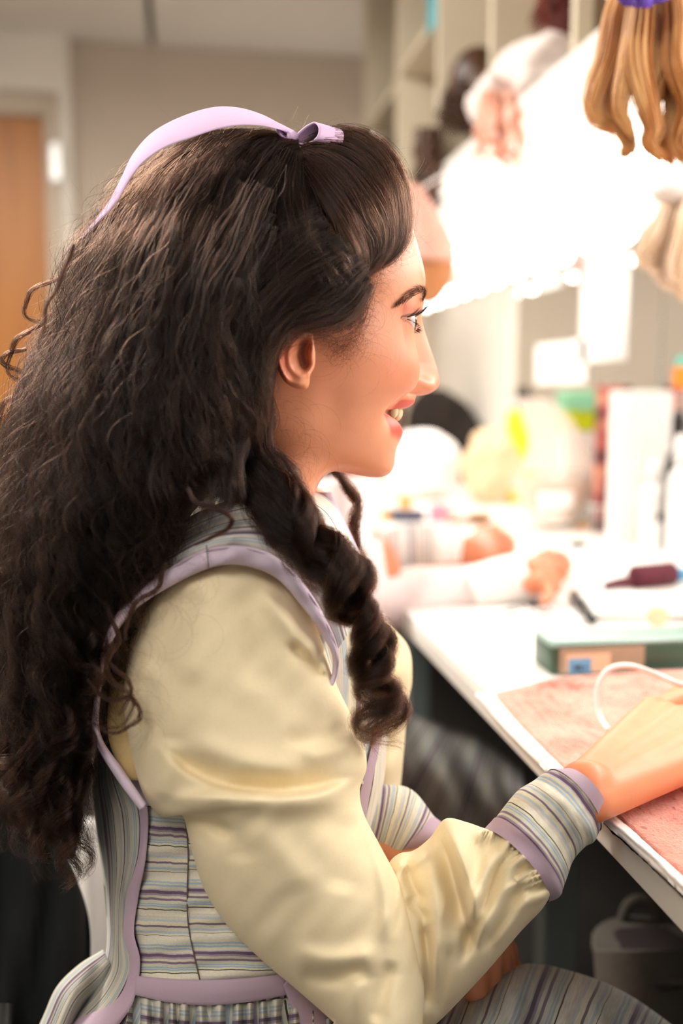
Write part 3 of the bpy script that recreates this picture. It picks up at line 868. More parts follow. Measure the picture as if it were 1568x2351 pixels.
# trunk, hips and thighs under the clothes, as one fused mass
tc_ = [(C(600, 1500, .80), .075, C(560, 2100, .80), .085), (C(560, 1420, .73), .055, C(600, 1420, .93), .055), (C(560, 2100, .80), .10, C(540, 2500, .80), .12),
       (C(560, 2560, .74), .075, C(1300, 2650, .80), .06), (C(560, 2560, .90), .075, C(1300, 2600, .98), .06), (C(640, 1240, .80), .055, C(600, 1500, .80), .07)]
tV, tF = capsules(tc_, .008, 6)
Vs = [hV, eV, rV, lV, tV]; Fs = [hF, eF, rF, lF, tF]
Ts = [hT, eT] + [np.ones((len(v), 3)) for v in (rV, lV, tV)]
for kp in (kn[0], kn[1]):
    w_ = np.exp(-(np.linalg.norm(rV - kp, axis=1) / .011) ** 2)[:, None] * .6; Ts[2] = Ts[2] * (1 - w_) + np.array((1.0, .70, .62)) * w_
Ts[2] = Ts[2] * np.array((1.0, .88, .78))
BV = np.concatenate(Vs); BF = []; off = 0
for v, f in zip(Vs, Fs):
    BF += [[i + off for i in q] for q in f]; off += len(v)
woman = mk('person', BV, BF, M['skin'], None, True, tint=np.concatenate(Ts))
tag(woman, 'smiling seated person in profile with long dark curls, yellow sleeves and striped bodice', 'person')

# eye
def eyeball(side):
    q = Vector((0, 0, 1)).rotation_difference(Vector(FWD * math.sin(TH - .15) + RIGHT * math.cos(TH - .15) - UP * .05))
    c = head(HI['ue'], 31.0 * side, HI['he'])
    pr = []
    for k in range(25):
        a = math.pi * k / 24
        pr.append((max(1e-6, .0118 * math.sin(a)), -.0118 * math.cos(a) + (0.0007 if a > 2.65 else 0)))
    n = 32; mb = MB().lathe(c, pr, n, q @ Vector((0, 0, 1)))
    mi = []
    for i in range(24): mi += [2 if i >= 23 else 1 if i >= 20 else 0] * n
    mi += [0, 2]
    return mk('eyeball', mb.V, mb.F, [M['sclera'], M['iris'], M['pupil']], woman, True, mi=mi)
M['sclera'] = mat('eye_white', 'c6bcbc', .15, 0); M['iris'] = mat('brown_iris', '4a2f22', .1, .2, 300); M['pupil'] = mat('pupil', '0a0808', .08, 0)
eyeball(1); eyeball(-1)
# teeth: an arch of separate rounded crowns behind the lips
M['teeth'] = mat('teeth', 'e6d0a8', .25, .03, 80)
mb = MB()
tu = mid(921, 950)[0]
for row, (hh, hgt, du) in enumerate(((mid(925, 949)[1], 6.2, 0), (mid(905, 965)[1] - 3.0, 3.2, -5.0))):
    for k in range(-4, 5):
        a = (k + .5 if k >= 0 else k + .5) * .235
        if k == 4: continue
        uu = tu + du - 4 - 26 * (1 - math.cos(a)) ; ss = 27 * math.sin(a) * 1.02
        c = head(uu, ss, hh - row)
        qf = Matrix(((1, 0, 0), (0, 1, 0), (0, 0, 1)))
        mb.ell(c, (.0042, .0042, hgt / 1000), 12, 8)
mb.build('teeth', M['teeth'], woman)

# surface lookup on the right half of the face for hairs that grow on it
HS = np.stack([HI['U'], HI['S'], HI['H']], -1)
hpx, hpy, hdz = head_px(HI['U'], HI['S'], HI['H'])
HEADPX = np.column_stack([hpx.ravel(), hpy.ravel()]); HEADD = hdz.ravel()
def build_depth_grid():
    x0, x1, y0, y1, st = 500, 1030, 300, 1240, 5
    g = np.full(((y1 - y0) // st + 1, (x1 - x0) // st + 1), 9.0)
    ix = np.round((HEADPX[:, 0] - x0) / st).astype(int); iy = np.round((HEADPX[:, 1] - y0) / st).astype(int)
    ok = (ix >= 0) & (iy >= 0) & (ix < g.shape[1]) & (iy < g.shape[0])
    np.minimum.at(g, (iy[ok], ix[ok]), HEADD[ok])
    for _ in range(3):
        e = np.pad(g, 1, constant_values=9.0); nb = np.min([e[1:-1, 2:], e[1:-1, :-2], e[2:, 1:-1], e[:-2, 1:-1]], axis=0)
        g = np.where(g > 8, nb, g)
    return g, x0, y0, st
DG = build_depth_grid()
def face_depth(px, py):
    g, x0, y0, st = DG
    ix = np.clip(np.round((np.asarray(px) - x0) / st).astype(int), 0, g.shape[1] - 1); iy = np.clip(np.round((np.asarray(py) - y0) / st).astype(int), 0, g.shape[0] - 1)
    return np.minimum(g[iy, ix], .755)
M['browhair'] = mat('brow_hair', '5a3c2e', .8, .1, 50, spec=.1)
def brow():
    out = []
    top = cr([(908, 698), (925, 680), (945, 664), (962, 656), (974, 660), (977, 672), (972, 692)], 60); bot = cr([(909, 703), (930, 690), (950, 680), (965, 674), (972, 674), (973, 682), (967, 698)], 60)
    for k in range(330):
        i = RNG.integers(0, 59); w = RNG.uniform(0, 1)
        p = top[i] * (1 - w) + bot[i] * w
        t = top[max(0, i - 3)] - top[min(59, i + 3)]; t = t / np.linalg.norm(t)
        ln = RNG.uniform(9, 17) * (.6 if i < 8 else 1)
        a = RNG.normal(0, .25) - .35 * (w - .4)
        dx = np.array([t[0] * math.cos(a) - t[1] * math.sin(a), t[0] * math.sin(a) + t[1] * math.cos(a)])
        pts = []
        for s in np.linspace(0, 1, 4):
            q = p + dx * ln * s; d = min(face_depth(q[0], q[1]), .76); pts.append(C(q[0], q[1], d - .0012 - .0008 * math.sin(s * 3)))
        out.append(np.array(pts))
    return out
strands('eyebrow', brow(), .00010, M['browhair'], woman)
def lashes():
    out = []
    for sd in (1, -1):
        for k in range(170):
            x = RNG.uniform(-.98, .98); s = 32 + 14.3 * x
            upr = RNG.random() < .62
            hb = (5.4 if upr else -5.0) * (1 - abs(x) ** 2.6) + .03 * (s - 31)
            r = math.sqrt(max(1, (HI['R'] + 1.2) ** 2 - (s - 32) ** 2 - hb ** 2)); u0 = HI['ue'] + r
            L = RNG.uniform(5.5, 9) * (1 if upr else .5)
            pts = []
            for t in np.linspace(0, 1, 6):
                pts.append(head(u0 + L * t * .95, (s + x * L * .55 * t) * sd, HI['he'] + hb + (L * .75 * t ** 1.7 if upr else -L * .45 * t)))
            out.append(np.array(pts))
    return out
strands('eyelashes', lashes(), .00014, mat('mascara', '120d0c', .5, 0), woman)
# ------------------------------------------------------------------ her clothes
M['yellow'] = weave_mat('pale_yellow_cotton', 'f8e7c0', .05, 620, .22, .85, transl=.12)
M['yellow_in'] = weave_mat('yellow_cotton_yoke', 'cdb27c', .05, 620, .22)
M['lavender'] = weave_mat('lavender_cotton', 'b8a0b0', .05, 420, .25)
M['lav_pale'] = weave_mat('pale_lavender_binding', 'd3c2d3', .05, 420, .25)
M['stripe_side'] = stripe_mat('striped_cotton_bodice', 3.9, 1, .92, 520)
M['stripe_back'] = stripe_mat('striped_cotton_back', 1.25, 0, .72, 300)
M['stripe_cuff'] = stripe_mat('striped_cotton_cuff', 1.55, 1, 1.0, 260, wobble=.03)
M['stripe_yoke'] = stripe_mat('striped_cotton_yoke', 1.1, 0, 1.25, 300, satur=.7)  # tint raised to put the front light on the yoke into the colour
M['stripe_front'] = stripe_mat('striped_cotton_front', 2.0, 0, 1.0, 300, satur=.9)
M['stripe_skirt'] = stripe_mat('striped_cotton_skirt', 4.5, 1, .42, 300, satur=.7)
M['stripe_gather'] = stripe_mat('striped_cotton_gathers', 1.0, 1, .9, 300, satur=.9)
M['seam'] = mat('dark_seam_thread', '5d5148', .9, .1, 300)
M['chem'] = mat('shadowed_chemise', 'd9cba6', .9, .05, 50)

T_L = [(420, 1260), (320, 1350), (262, 1440), (238, 1560), (226, 1700), (214, 1800), (222, 1900), (236, 2000), (246, 2100), (240, 2200), (200, 2290), (150, 2360), (90, 2450)]
T_R = [(780, 1260), (846, 1370), (880, 1450), (896, 1530), (896, 1620), (888, 1720), (880, 1800), (858, 1900), (840, 2000), (815, 2100), (795, 2200), (800, 2290), (830, 2360), (860, 2450)]
_tl = cr(T_L, 300); _tr = cr(T_R, 300)
def torso_depth(px, py):
    xl = np.interp(py, _tl[:, 1], _tl[:, 0]); xr = np.interp(py, _tr[:, 1], _tr[:, 0])
    c = np.clip((px - (xl + xr) / 2) / ((xr - xl) / 2), -1, 1)
    return .785 - .105 * np.sqrt(1 - c ** 2)
V, F, U = strip_tube(T_L, T_R, 120, 72, .785, .105)
mk('bodice', V, F, M['stripe_front'], woman, True, uv=U)
# horizontally striped side panels, with the seam between them
off = lambda o: (lambda x, y: torso_depth(x, y) - o)
wav = lambda x, y: .0012 * np.sin(y / 13.0 + 2.0 * np.sin(x / 70.0)) * np.sin(x / 45.0 + y / 90.) + .0009 * np.sin(y / 7.0 + x / 60)
L = [(285, 1740), (300, 1800), (335, 1850), (335, 1960), (315, 2050), (308, 2130), (322, 2190), (314, 2262)]
S1 = [(400, 1740), (405, 1800), (425, 1880), (432, 1960), (430, 2050), (432, 2120), (445, 2190), (462, 2262)]
R = [(700, 1740), (705, 1800), (710, 1880), (712, 1960), (714, 2050), (700, 2120), (690, 2190), (668, 2262)]
V, F, U = slab(L, S1, 110, 30, off(.003), .003, .002, wav); U = U * [1, .93] + [0, .02]
mk('back_side_panel', V, F, M['stripe_side'], woman, True, uv=U)
V, F, U = slab(S1, R, 110, 40, off(.003), .003, .002, wav); U = U * [1, .93] + [0, .034]
mk('front_side_panel', V, F, M['stripe_side'], woman, True, uv=U)
# back panel with lengthwise stripes and its lavender facing
L = [(240, 1600), (222, 1700), (212, 1800), (220, 1900), (234, 2000), (244, 2100), (246, 2160), (232, 2220), (180, 2290), (105, 2345), (40, 2420)]
R = [(300, 1600), (268, 1690), (286, 1780), (318, 1860), (318, 1960), (292, 2060), (288, 2150), (300, 2220), (272, 2290), (228, 2345), (170, 2420)]
fl = [([(250, 1750), (262, 1950), (275, 2100), (262, 2250)], .006, 12, 16), ([(285, 1850), (290, 2000), (282, 2200)], -.004, 10, 10), ([(236, 1900), (250, 2060), (258, 2180)], -.004, 8, 8)]
V, F, U = slab(L, R, 110, 30, off(.006), .003, .003, lambda x, y: folds(x, y, fl))
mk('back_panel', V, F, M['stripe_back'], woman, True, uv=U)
L = [(262, 1690), (286, 1780), (318, 1858), (318, 1960), (290, 2060), (284, 2150), (298, 2220), (262, 2300), (150, 2351), (100, 2420)]
R = [(270, 1672), (300, 1768), (338, 1850), (336, 1960), (318, 2060), (308, 2140), (322, 2210), (306, 2300), (268, 2360), (230, 2420)]
V, F, U = slab(L, R, 100, 10, off(.009), .002, .0025, lambda x, y: .002 * np.sin(y / 26.) )
mk('facing_band', V, F, M['lavender'], woman, True, uv=U)
# seam, waistband, gathers below it
sp = cr(S1, 60); mb = MB().tube(C(sp[:, 0], sp[:, 1], torso_depth(sp[:, 0], sp[:, 1]) - .0042), .0005, 6); mb.build('seam', M['seam'], woman)
L = [(312, 2240), (380, 2246), (462, 2250), (560, 2246), (650, 2236), (740, 2222)]; R = [(308, 2284), (380, 2300), (462, 2308), (560, 2302), (662, 2284), (745, 2270)]
V, F, U = slab(L, R, 90, 8, off(.008), .002, .002, lambda x, y: .0012 * np.sin(x / 37.))
mk('waistband', V, F, M['lavender'], woman, True, uv=U)
L = [(300, 2284), (380, 2300), (462, 2308), (560, 2304), (680, 2286), (760, 2262)]; R = [(270, 2460), (370, 2470), (470, 2475), (580, 2470), (720, 2460), (820, 2440)]
V, F, U = slab(L, R, 260, 30, off(.003), .002, .004, lambda x, y: (.006 * np.sin(x / 5.6 + 1.5 * np.sin(x / 31.)) + .003 * np.sin(x / 11. + y / 60.)) * (.5 + sm(2290, 2330, y)))
mk('gathered_peplum', V, F, M['stripe_gather'], woman, True, uv=U[:, ::-1])
L = [(655, 2262), (700, 2310), (760, 2380)]; R = [(640, 2250), (652, 2320), (700, 2420)]
V, F, U = slab([(650, 2262), (672, 2320), (705, 2400)], [(668, 2236), (740, 2290), (830, 2380)], 30, 10, off(.010), .002, .002)
mk('front_facing', V, F, M['lavender'], woman, True, uv=U)
# peplum flaring behind her, striped, with lavender edge
V, F, U = strip_tube([(236, 2180), (180, 2215), (130, 2265), (100, 2330), (60, 2420)], [(260, 2230), (240, 2270), (200, 2310), (170, 2370), (150, 2440)], 40, 24, .775, .04,
                     disp=lambda x, y: .004 * np.sin(x / 9. + y / 24.))
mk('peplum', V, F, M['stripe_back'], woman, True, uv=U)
# chemise seen inside the armhole
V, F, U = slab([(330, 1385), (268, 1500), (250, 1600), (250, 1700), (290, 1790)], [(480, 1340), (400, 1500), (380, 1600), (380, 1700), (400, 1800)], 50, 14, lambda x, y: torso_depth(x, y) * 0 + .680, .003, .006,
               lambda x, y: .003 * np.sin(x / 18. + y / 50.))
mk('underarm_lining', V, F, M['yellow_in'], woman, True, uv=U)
V, F, U = slab([(690, 1330), (740, 1450), (770, 1560), (800, 1680), (836, 1800)], [(600, 1340), (640, 1450), (680, 1560), (700, 1680), (720, 1800)], 50, 14, lambda x, y: 0 * x + .690, .003, .006)
mk('armhole_lining', V, F, M['stripe_front'], woman, True, uv=U)
V, F, U = slab([(268, 1730), (300, 1790), (330, 1850)], [(335, 1752), (345, 1800), (350, 1850)], 16, 8, off(.012), .002, .001)
mk('armhole_facing', V, F, M['lavender'], woman, True, uv=U)

# big yellow sleeve, upper arm
SL = [(470, 1296), (380, 1330), (318, 1410), (292, 1510), (284, 1620), (300, 1720), (320, 1800), (342, 1846), (372, 1874), (404, 1872), (420, 1874), (430, 1910), (444, 1966), (468, 2040), (518, 2120), (596, 2200), (690, 2280), (780, 2360), (850, 2430)]
SR = [(590, 1296), (668, 1340), (712, 1410), (742, 1480), (768, 1560), (800, 1630), (832, 1700), (842, 1760), (826, 1815), (836, 1870), (872, 1940), (914, 2020), (944, 2100), (964, 2180), (974, 2260), (970, 2350), (960, 2430)]
SF = [
    ([(352, 1690), (392, 1728), (440, 1768), (520, 1802), (620, 1817), (700, 1812), (765, 1796), (822, 1770)], -.010, 9, 34),      # crease over the roll
    ([(372, 1850), (440, 1834), (540, 1836), (640, 1838), (730, 1828), (800, 1806), (838, 1784)], .010, 34, 17),                       # roll of cloth
    ([(392, 1690), (382, 1770), (366, 1850)], .006, 30, 36),
    ([(420, 1892), (450, 1880), (490, 1892), (540, 1920)], -.008, 18, 14),
    ([(430, 1930), (480, 1910), (540, 1930), (560, 1990)], -.004, 40, 30),
    ([(598, 1352), (650, 1420), (700, 1470), (748, 1508)], .007, 26, 16),                                                                # dart fold towards the armhole
    ([(660, 1470), (706, 1520), (752, 1560)], -.007, 14, 12),
    ([(735, 1500), (748, 1520), (742, 1552)], .006, 9, 9),
    ([(440, 1330), (400, 1430), (340, 1560)], -.006, 38, 42), ([(480, 1320), (455, 1440), (420, 1580)], .003, 44, 40),
    ([(560, 1340), (585, 1460), (600, 1600)], -.003, 34, 34), ([(310, 1540), (340, 1600), (320, 1690)], -.004, 26, 26),
    ([(820, 1660), (760, 1690), (700, 1700), (640, 1690)], -.0035, 26, 18), ([(826, 1700), (760, 1726), (690, 1740)], .0035, 22, 22),
    ([(420, 1690), (500, 1730), (600, 1760), (700, 1765)], .0045, 30, 34),
    ([(824, 1840), (856, 1920), (880, 2010), (888, 2090), (872, 2170)], .007, 16, 26), ([(862, 1900), (896, 1990), (912, 2080), (902, 2160)], -.008, 12, 12),
    ([(800, 1860), (800, 1960), (780, 2060)], -.003, 40, 40), ([(660, 2180), (740, 2205), (820, 2200), (880, 2180)], .006, 34, 26),
    ([(680, 2236), (760, 2246), (850, 2222)], -.005, 22, 26), ([(900, 2200), (880, 2280), (860, 2360)], -.005, 18, 18), ([(830, 2230), (810, 2300), (800, 2380)], .004, 22, 22),
    ([(570, 1880), (640, 1960), (690, 2060)], .003, 50, 50), ([(500, 1960), (560, 2060), (640, 2140)], -.002, 40, 50)]
def wrinkle(x, y):
    return .0010 * np.sin(x / 31. + 1.7 * np.sin(y / 57.)) * np.sin(y / 43. + 1.3 * np.sin(x / 71.)) + .0005 * np.sin(x / 13. + y / 17.) * np.sin(y / 90.)
V1, F1, U1 = strip_tube(SL, SR, 300, 150, lambda t: .678 - .012 * t, lambda t: .031 + .033 * math.sin(math.pi * min(.86, .02 + t * 1.0)) ** .7, disp=lambda x, y: 1.25 * folds(x, y, SF) + wrinkle(x, y))
FL = [(720, 2440), (800, 2460), (900, 2430), (1000, 2352), (1070, 2282), (1132, 2214), (1196, 2138), (1240, 2092), (1258, 2066)]
FR = [(860, 2160), (870, 2060), (892, 1984), (916, 1960), (950, 1952), (986, 1924), (1022, 1880), (1070, 1888), (1114, 1906)]
FF = [
    ([(1020, 1882), (1050, 1950), (1078, 2020), (1094, 2090), (1092, 2160)], .012, 15, 30), ([(1000, 1900), (1030, 1980), (1050, 2060), (1075, 2140), (1098, 2200)], -.012, 26, 12),
    ([(1100, 1905), (1090, 1990), (1092, 2060)], -.006, 20, 20), ([(1140, 1935), (1100, 2040), (1040, 2180)], .005, 16, 16), ([(1160, 1960), (1110, 2080), (1050, 2230)], -.007, 12, 14),
    ([(1185, 1985), (1140, 2080), (1070, 2200)], .005, 14, 14), ([(1206, 2012), (1160, 2100), (1100, 2190)], -.006, 10, 12), ([(1225, 2040), (1190, 2100), (1130, 2180)], .003, 10, 10),
    ([(930, 1962), (946, 2030), (975, 2080)], -.009, 16, 14), ([(905, 1970), (925, 1985), (960, 1975), (985, 1950)], .008, 14, 16), ([(930, 2060), (965, 2095), (985, 2120)], -.006, 12, 12),
    ([(985, 1940), (1000, 2040), (1005, 2160), (990, 2280)], .007, 22, 22), ([(968, 2100), (982, 2200), (976, 2330)], -.010, 10, 16), ([(1030, 2160), (1016, 2260), (1000, 2340)], -.004, 16, 16)]
def cuffgather(x, y):
    d, s, a = poly_dist(x, y, [(1112, 1906), (1180, 1942), (1225, 1994), (1258, 2066)])
    return .0045 * np.sin(a * 62 + 3 * np.sin(a * 17)) * np.exp(-(d / 26.) ** 1.5) + .003 * np.sin(a * 27 + 1) * np.exp(-(d / 70.) ** 2)
V2, F2, U2 = strip_tube(FL, FR, 240, 150, lambda t: .705 - .006 * t, lambda t: .062 - .024 * t, bow=lambda t: 2 + 26 * t ** 3, disp=lambda x, y: 1.2 * folds(x, y, FF) + wrinkle(x, y) + cuffgather(x, y))
SV = np.concatenate([V1, V2]); SFc = F1 + [[i + len(V1) for i in f] for f in F2]
mk('sleeve', SV, SFc, M['yellow'], woman, True, uv=np.concatenate([U1 * [1, 2], U2 * [1, 1.4]]))
# cuff with lavender binding at both ends
CLo = [(1250, 2066), (1290, 2048), (1304, 2006), (1338, 1956), (1366, 1932), (1384, 1874)]; CUp = [(1108, 1908), (1142, 1876), (1182, 1826), (1216, 1798), (1252, 1774), (1292, 1766)]
CLo = [(1257, 2070), (1284, 2056), (1300, 2020), (1316, 1976), (1344, 1944), (1366, 1930), (1386, 1872)]
CUp = [(1110, 1908), (1134, 1882), (1162, 1846), (1190, 1814), (1222, 1794), (1256, 1772), (1296, 1768)]
cf = [([(1150, 1890), (1230, 1930), (1290, 2020)], .003, 14, 22), ([(1190, 1840), (1260, 1880), (1320, 1960)], -.003, 14, 18), ([(1225, 1800), (1300, 1850), (1345, 1930)], .003, 12, 20)]
cdm, cth = (lambda t: .699 + .010 * t), (lambda t: .040 - .004 * t)
V, F, U = strip_tube(CLo, CUp, 110, 96, cdm, cth, bow=30, disp=lambda x, y: folds(x, y, cf) + .0007 * np.sin(x / 9. + y / 13.), caps=False)
mk('cuff', V, F, M['stripe_cuff'], woman, True, uv=U)
def band(t0, t1, name, extra):
    n = 140; a, b_ = int(t0 * n), int(t1 * n)
    lo = cr(CLo, n + 1)[a:b_ + 1]; up_ = cr(CUp, n + 1)[a:b_ + 1]
    ctr = (lo + up_) / 2; lo = ctr + (lo - ctr) * (1 + extra); up_ = ctr + (up_ - ctr) * (1 + extra)
    f0 = t0; dt = t1 - t0
    V, F, U = strip_tube(lo, up_, 18, 96, lambda t: cdm(f0 + dt * t), lambda t: cth(f0 + dt * t) * 1.05, bow=30, disp=lambda x, y: folds(x, y, cf) + .001, caps=False)
    mk(name, V, F, M['lavender'], woman, True, uv=U)
band(0, .15, 'cuff_binding', .02); band(.86, 1.0, 'cuff_binding', .03)
# far sleeve: cuff with binding, puff behind the curls
V, F, U = strip_tube([(820, 1990), (880, 1990), (908, 1964)], [(850, 1800), (940, 1810), (1000, 1878)], 50, 40, .80, .035, bow=12)
mk('far_cuff', V, F, M['stripe_cuff'], woman, True, uv=U)
V, F, U = strip_tube([(896, 1972), (936, 1958)], [(988, 1868), (1014, 1888)], 12, 40, .80, .037, bow=12)
mk('far_cuff_binding', V, F, M['lavender'], woman, True, uv=U)
V, F, U = strip_tube([(840, 1420), (850, 1520), (850, 1620), (840, 1720), (830, 1800), (830, 1850)], [(890, 1430), (938, 1486), (946, 1560), (936, 1620), (926, 1740), (920, 1806)], 60, 40, .86, .05,
                     disp=lambda x, y: .004 * np.sin(y / 16. + x / 30.))
mk('far_sleeve', V, F, M['yellow'], woman, True, uv=U)
# striped yoke over the shoulder and the padded lavender binding of the armhole
A_out = [(322, 1862), (262, 1780), (214, 1692), (216, 1600), (230, 1510), (254, 1432), (298, 1372), (370, 1316), (450, 1268), (520, 1252), (600, 1262), (662, 1300), (714, 1362), (750, 1424), (776, 1490), (776, 1545), (758, 1590)]
A_in = [(336, 1846), (284, 1768), (232, 1688), (231, 1600), (245, 1512), (272, 1446), (320, 1392), (392, 1346), (470, 1308), (526, 1296), (590, 1306), (642, 1334), (694, 1394), (732, 1446), (760, 1498), (762, 1546), (748, 1572)]
ado = lambda x, y: .628 + .05 * sm(1330, 1800, y) * sm(400, 230, x) + .035 * sm(1300, 1580, y) * sm(560, 770, x) + 0.00008 * np.abs(x - 520) * sm(1500, 1300, y)
V, F, U = strip_tube(A_out, A_in, 220, 20, lambda t: .64, .006)
def armhole_tube():
    n, m = 240, 18
    o = cr(A_out, n); i_ = cr(A_in, n)
    ph = np.linspace(0, 2 * math.pi, m, endpoint=False); w = (1 - np.cos(ph)) / 2
    PX = o[:, :1] + (i_[:, :1] - o[:, :1]) * w; PY = o[:, 1:2] + (i_[:, 1:2] - o[:, 1:2]) * w
    mx, my = (o[:, 0] + i_[:, 0]) / 2, (o[:, 1] + i_[:, 1]) / 2
    D = ado(mx, my)[:, None] - .006 * np.sin(ph)[None, :] - .0014 * np.sin(np.linspace(0, 90, n))[:, None] * np.clip(np.sin(ph), 0, 1)[None, :]
    V = C(PX, PY, D).reshape(-1, 3)
    F = [[a * m + k, a * m + (k + 1) % m, (a + 1) * m + (k + 1) % m, (a + 1) * m + k] for a in range(n - 1) for k in range(m)]
    F.append(list(range(m))[::-1]); F.append([(n - 1) * m + k for k in range(m)])
    U = np.stack(np.broadcast_arrays(w[None, :] * .2, np.linspace(0, 2, n)[:, None]), -1).reshape(-1, 2)
    return V, F, U
V, F, U = armhole_tube()
mk('armhole_binding', V, F, M['lav_pale'], woman, True, uv=U)
sx = np.linspace(0, 1, 14); mb = MB(); mb.tube(C(474 + 5 * sx, 1252 + 52 * sx, .6215 + .0075 * (1 - np.sin(math.pi * (.08 + .84 * sx)))), .00035, 6); mb.build('binding_seam', M['seam'], woman)
_o = cr([(p_[0] * .86 + q_[0] * .14, p_[1] * .86 + q_[1] * .14) for p_, q_ in zip(A_out, A_in)], 160)
mb = MB(); mb.tube(C(_o[:, 0], _o[:, 1], ado(_o[:, 0], _o[:, 1]) - .0046), .00035, 5); mb.build('stitch_line', M['lavender'], woman)
Y_out = [(240, 1500), (262, 1426), (306, 1366), (376, 1312), (452, 1268), (520, 1252), (600, 1262), (664, 1302), (716, 1364), (752, 1426), (776, 1490)]
Y_in = [(300, 1400), (320, 1330), (360, 1260), (430, 1190), (520, 1150), (600, 1130), (690, 1120), (760, 1150), (800, 1220), (826, 1300), (836, 1400)]
V, F, U = slab(Y_out, Y_in, 120, 40, lambda x, y: ado(x, y) * 0 + .632, .004, 0, None)
def yoke():
    n, m = 140, 40
    o = cr(Y_out, n); i_ = cr(Y_in, n); w = np.linspace(0, 1, m)
    PX = o[:, :1] + (i_[:, :1] - o[:, :1]) * w; PY = o[:, 1:2] + (i_[:, 1:2] - o[:, 1:2]) * w
    d0 = ado(o[:, 0], o[:, 1])[:, None]
    D = d0 + .004 + (.745 - d0) * (1 - np.cos(w * math.pi / 2))[None, :] * .75 - .010 * np.sin(math.pi * w)[None, :] + .0012 * np.sin(PX / 19. + PY / 23.)
    A = C(PX, PY, D); B = C(PX, PY, D + .004)
    N = n * m; V = np.concatenate([A.reshape(-1, 3), B.reshape(-1, 3)]); F = []
    for a in range(n - 1):
        for k in range(m - 1):
            q = [a * m + k, a * m + k + 1, (a + 1) * m + k + 1, (a + 1) * m + k]; F.append(q); F.append([x + N for x in q[::-1]])
    U = np.stack(np.broadcast_arrays(w[None, :], np.linspace(0, 1, n)[:, None]), -1).reshape(-1, 2)
    return V, F, np.concatenate([U, U])
V, F, U = yoke()
mk('shoulder_yoke', V, F, M['stripe_yoke'], woman, True, uv=U)
# collar/front edge beyond the neck and the lavender front band
V, F, U = slab([(720, 1130), (770, 1230), (812, 1320), (850, 1420), (868, 1540)], [(760, 1130), (808, 1230), (842, 1310), (866, 1400), (880, 1500)], 50, 10, lambda x, y: 0 * x + .775, .006, .006)
mk('collar_edge', V, F, M['lav_pale'], woman, True, uv=U)
V, F, U = slab([(872, 1640), (846, 1740), (822, 1840), (816, 1900)], [(888, 1640), (866, 1740), (848, 1830), (838, 1900)], 40, 8, off(.004), .002, .002)
mk('front_band', V, F, M['lavender'], woman, True, uv=U)
# skirt over her lap
V, F, U = strip_tube([(640, 2480), (900, 2560), (1150, 2560), (1400, 2560), (1640, 2560)], [(760, 2290), (1000, 2290), (1190, 2215), (1330, 2235), (1470, 2300), (1680, 2440)][:5] + [(1700, 2480)], 90, 60, .82, .10,
                     disp=lambda x, y: .007 * np.sin(x / 34. + y / 130.) + .004 * np.sin(x / 15. - y / 70.))
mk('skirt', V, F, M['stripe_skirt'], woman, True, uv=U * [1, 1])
# ------------------------------------------------------------------ her hair
M['hairbase'] = mat('dark_brown_hair_mass', '1a100c', .75, .3, 60, bump=.6, bump_scale=90)
M['hair'] = hair_mat('dark_brown_hair', '170c07', .22, .45, .8, ior=1.3)
M['hairwarm'] = hair_mat('brown_hair_lit_lengths', '20110a', .22, .45, .8, ior=1.33)
HL = [(600, 296), (500, 312), (410, 345), (330, 415), (258, 490), (195, 560), (165, 650), (130, 750), (80, 850), (28, 950), (5, 1060), (-20, 1200), (-30, 1400), (-20, 1600), (30, 1800), (85, 1930), (110, 1975)]
HR = [(760, 318), (830, 330), (872, 370), (900, 440), (898, 520), (850, 590), (790, 650), (700, 700), (620, 790), (600, 880), (590, 960), (560, 1060), (440, 1180), (330, 1370), (235, 1580), (200, 1780), (185, 1900), (170, 1970)]
DR = [(800, 296), (900, 340), (940, 400), (960, 470), (970, 540), (970, 600), (950, 660), (920, 740), (860, 850), (800, 950), (730, 1040), (640, 1120), (520, 1220), (400, 1380), (290, 1580), (230, 1780), (205, 1930), (180, 2050)]
hl, dr = cr(HL, 300), cr(DR, 300)
def hair_depth(px, py):
    """near surface of the hair volume"""
    xl = np.interp(py, hl[:, 1], hl[:, 0]); xr = np.interp(py, dr[:, 1], dr[:, 0])
    c = np.clip((px - (xl + xr) / 2) / ((xr - xl) / 2 + 1e-6), -1, 1)
    th = np.where(py < 800, .108 * np.sqrt(np.clip(1 - np.clip((800 - py) / 530.0, 0, 1) ** 2.2, .03, 1)), np.interp(py, [800, 900, 1000, 1150, 1300, 1500, 1700, 1900, 2050], [.108, .112, .1135, .1125, .108, .098, .084, .066, .05]))
    d = .742 - th * np.sqrt(1 - np.abs(c) ** 2.2)
    return d + np.interp(py, [900, 1200, 1500, 2100], [0, .0, .01, .02])
V, F, U = strip_tube(HL, HR, 150, 90, .745, .05)
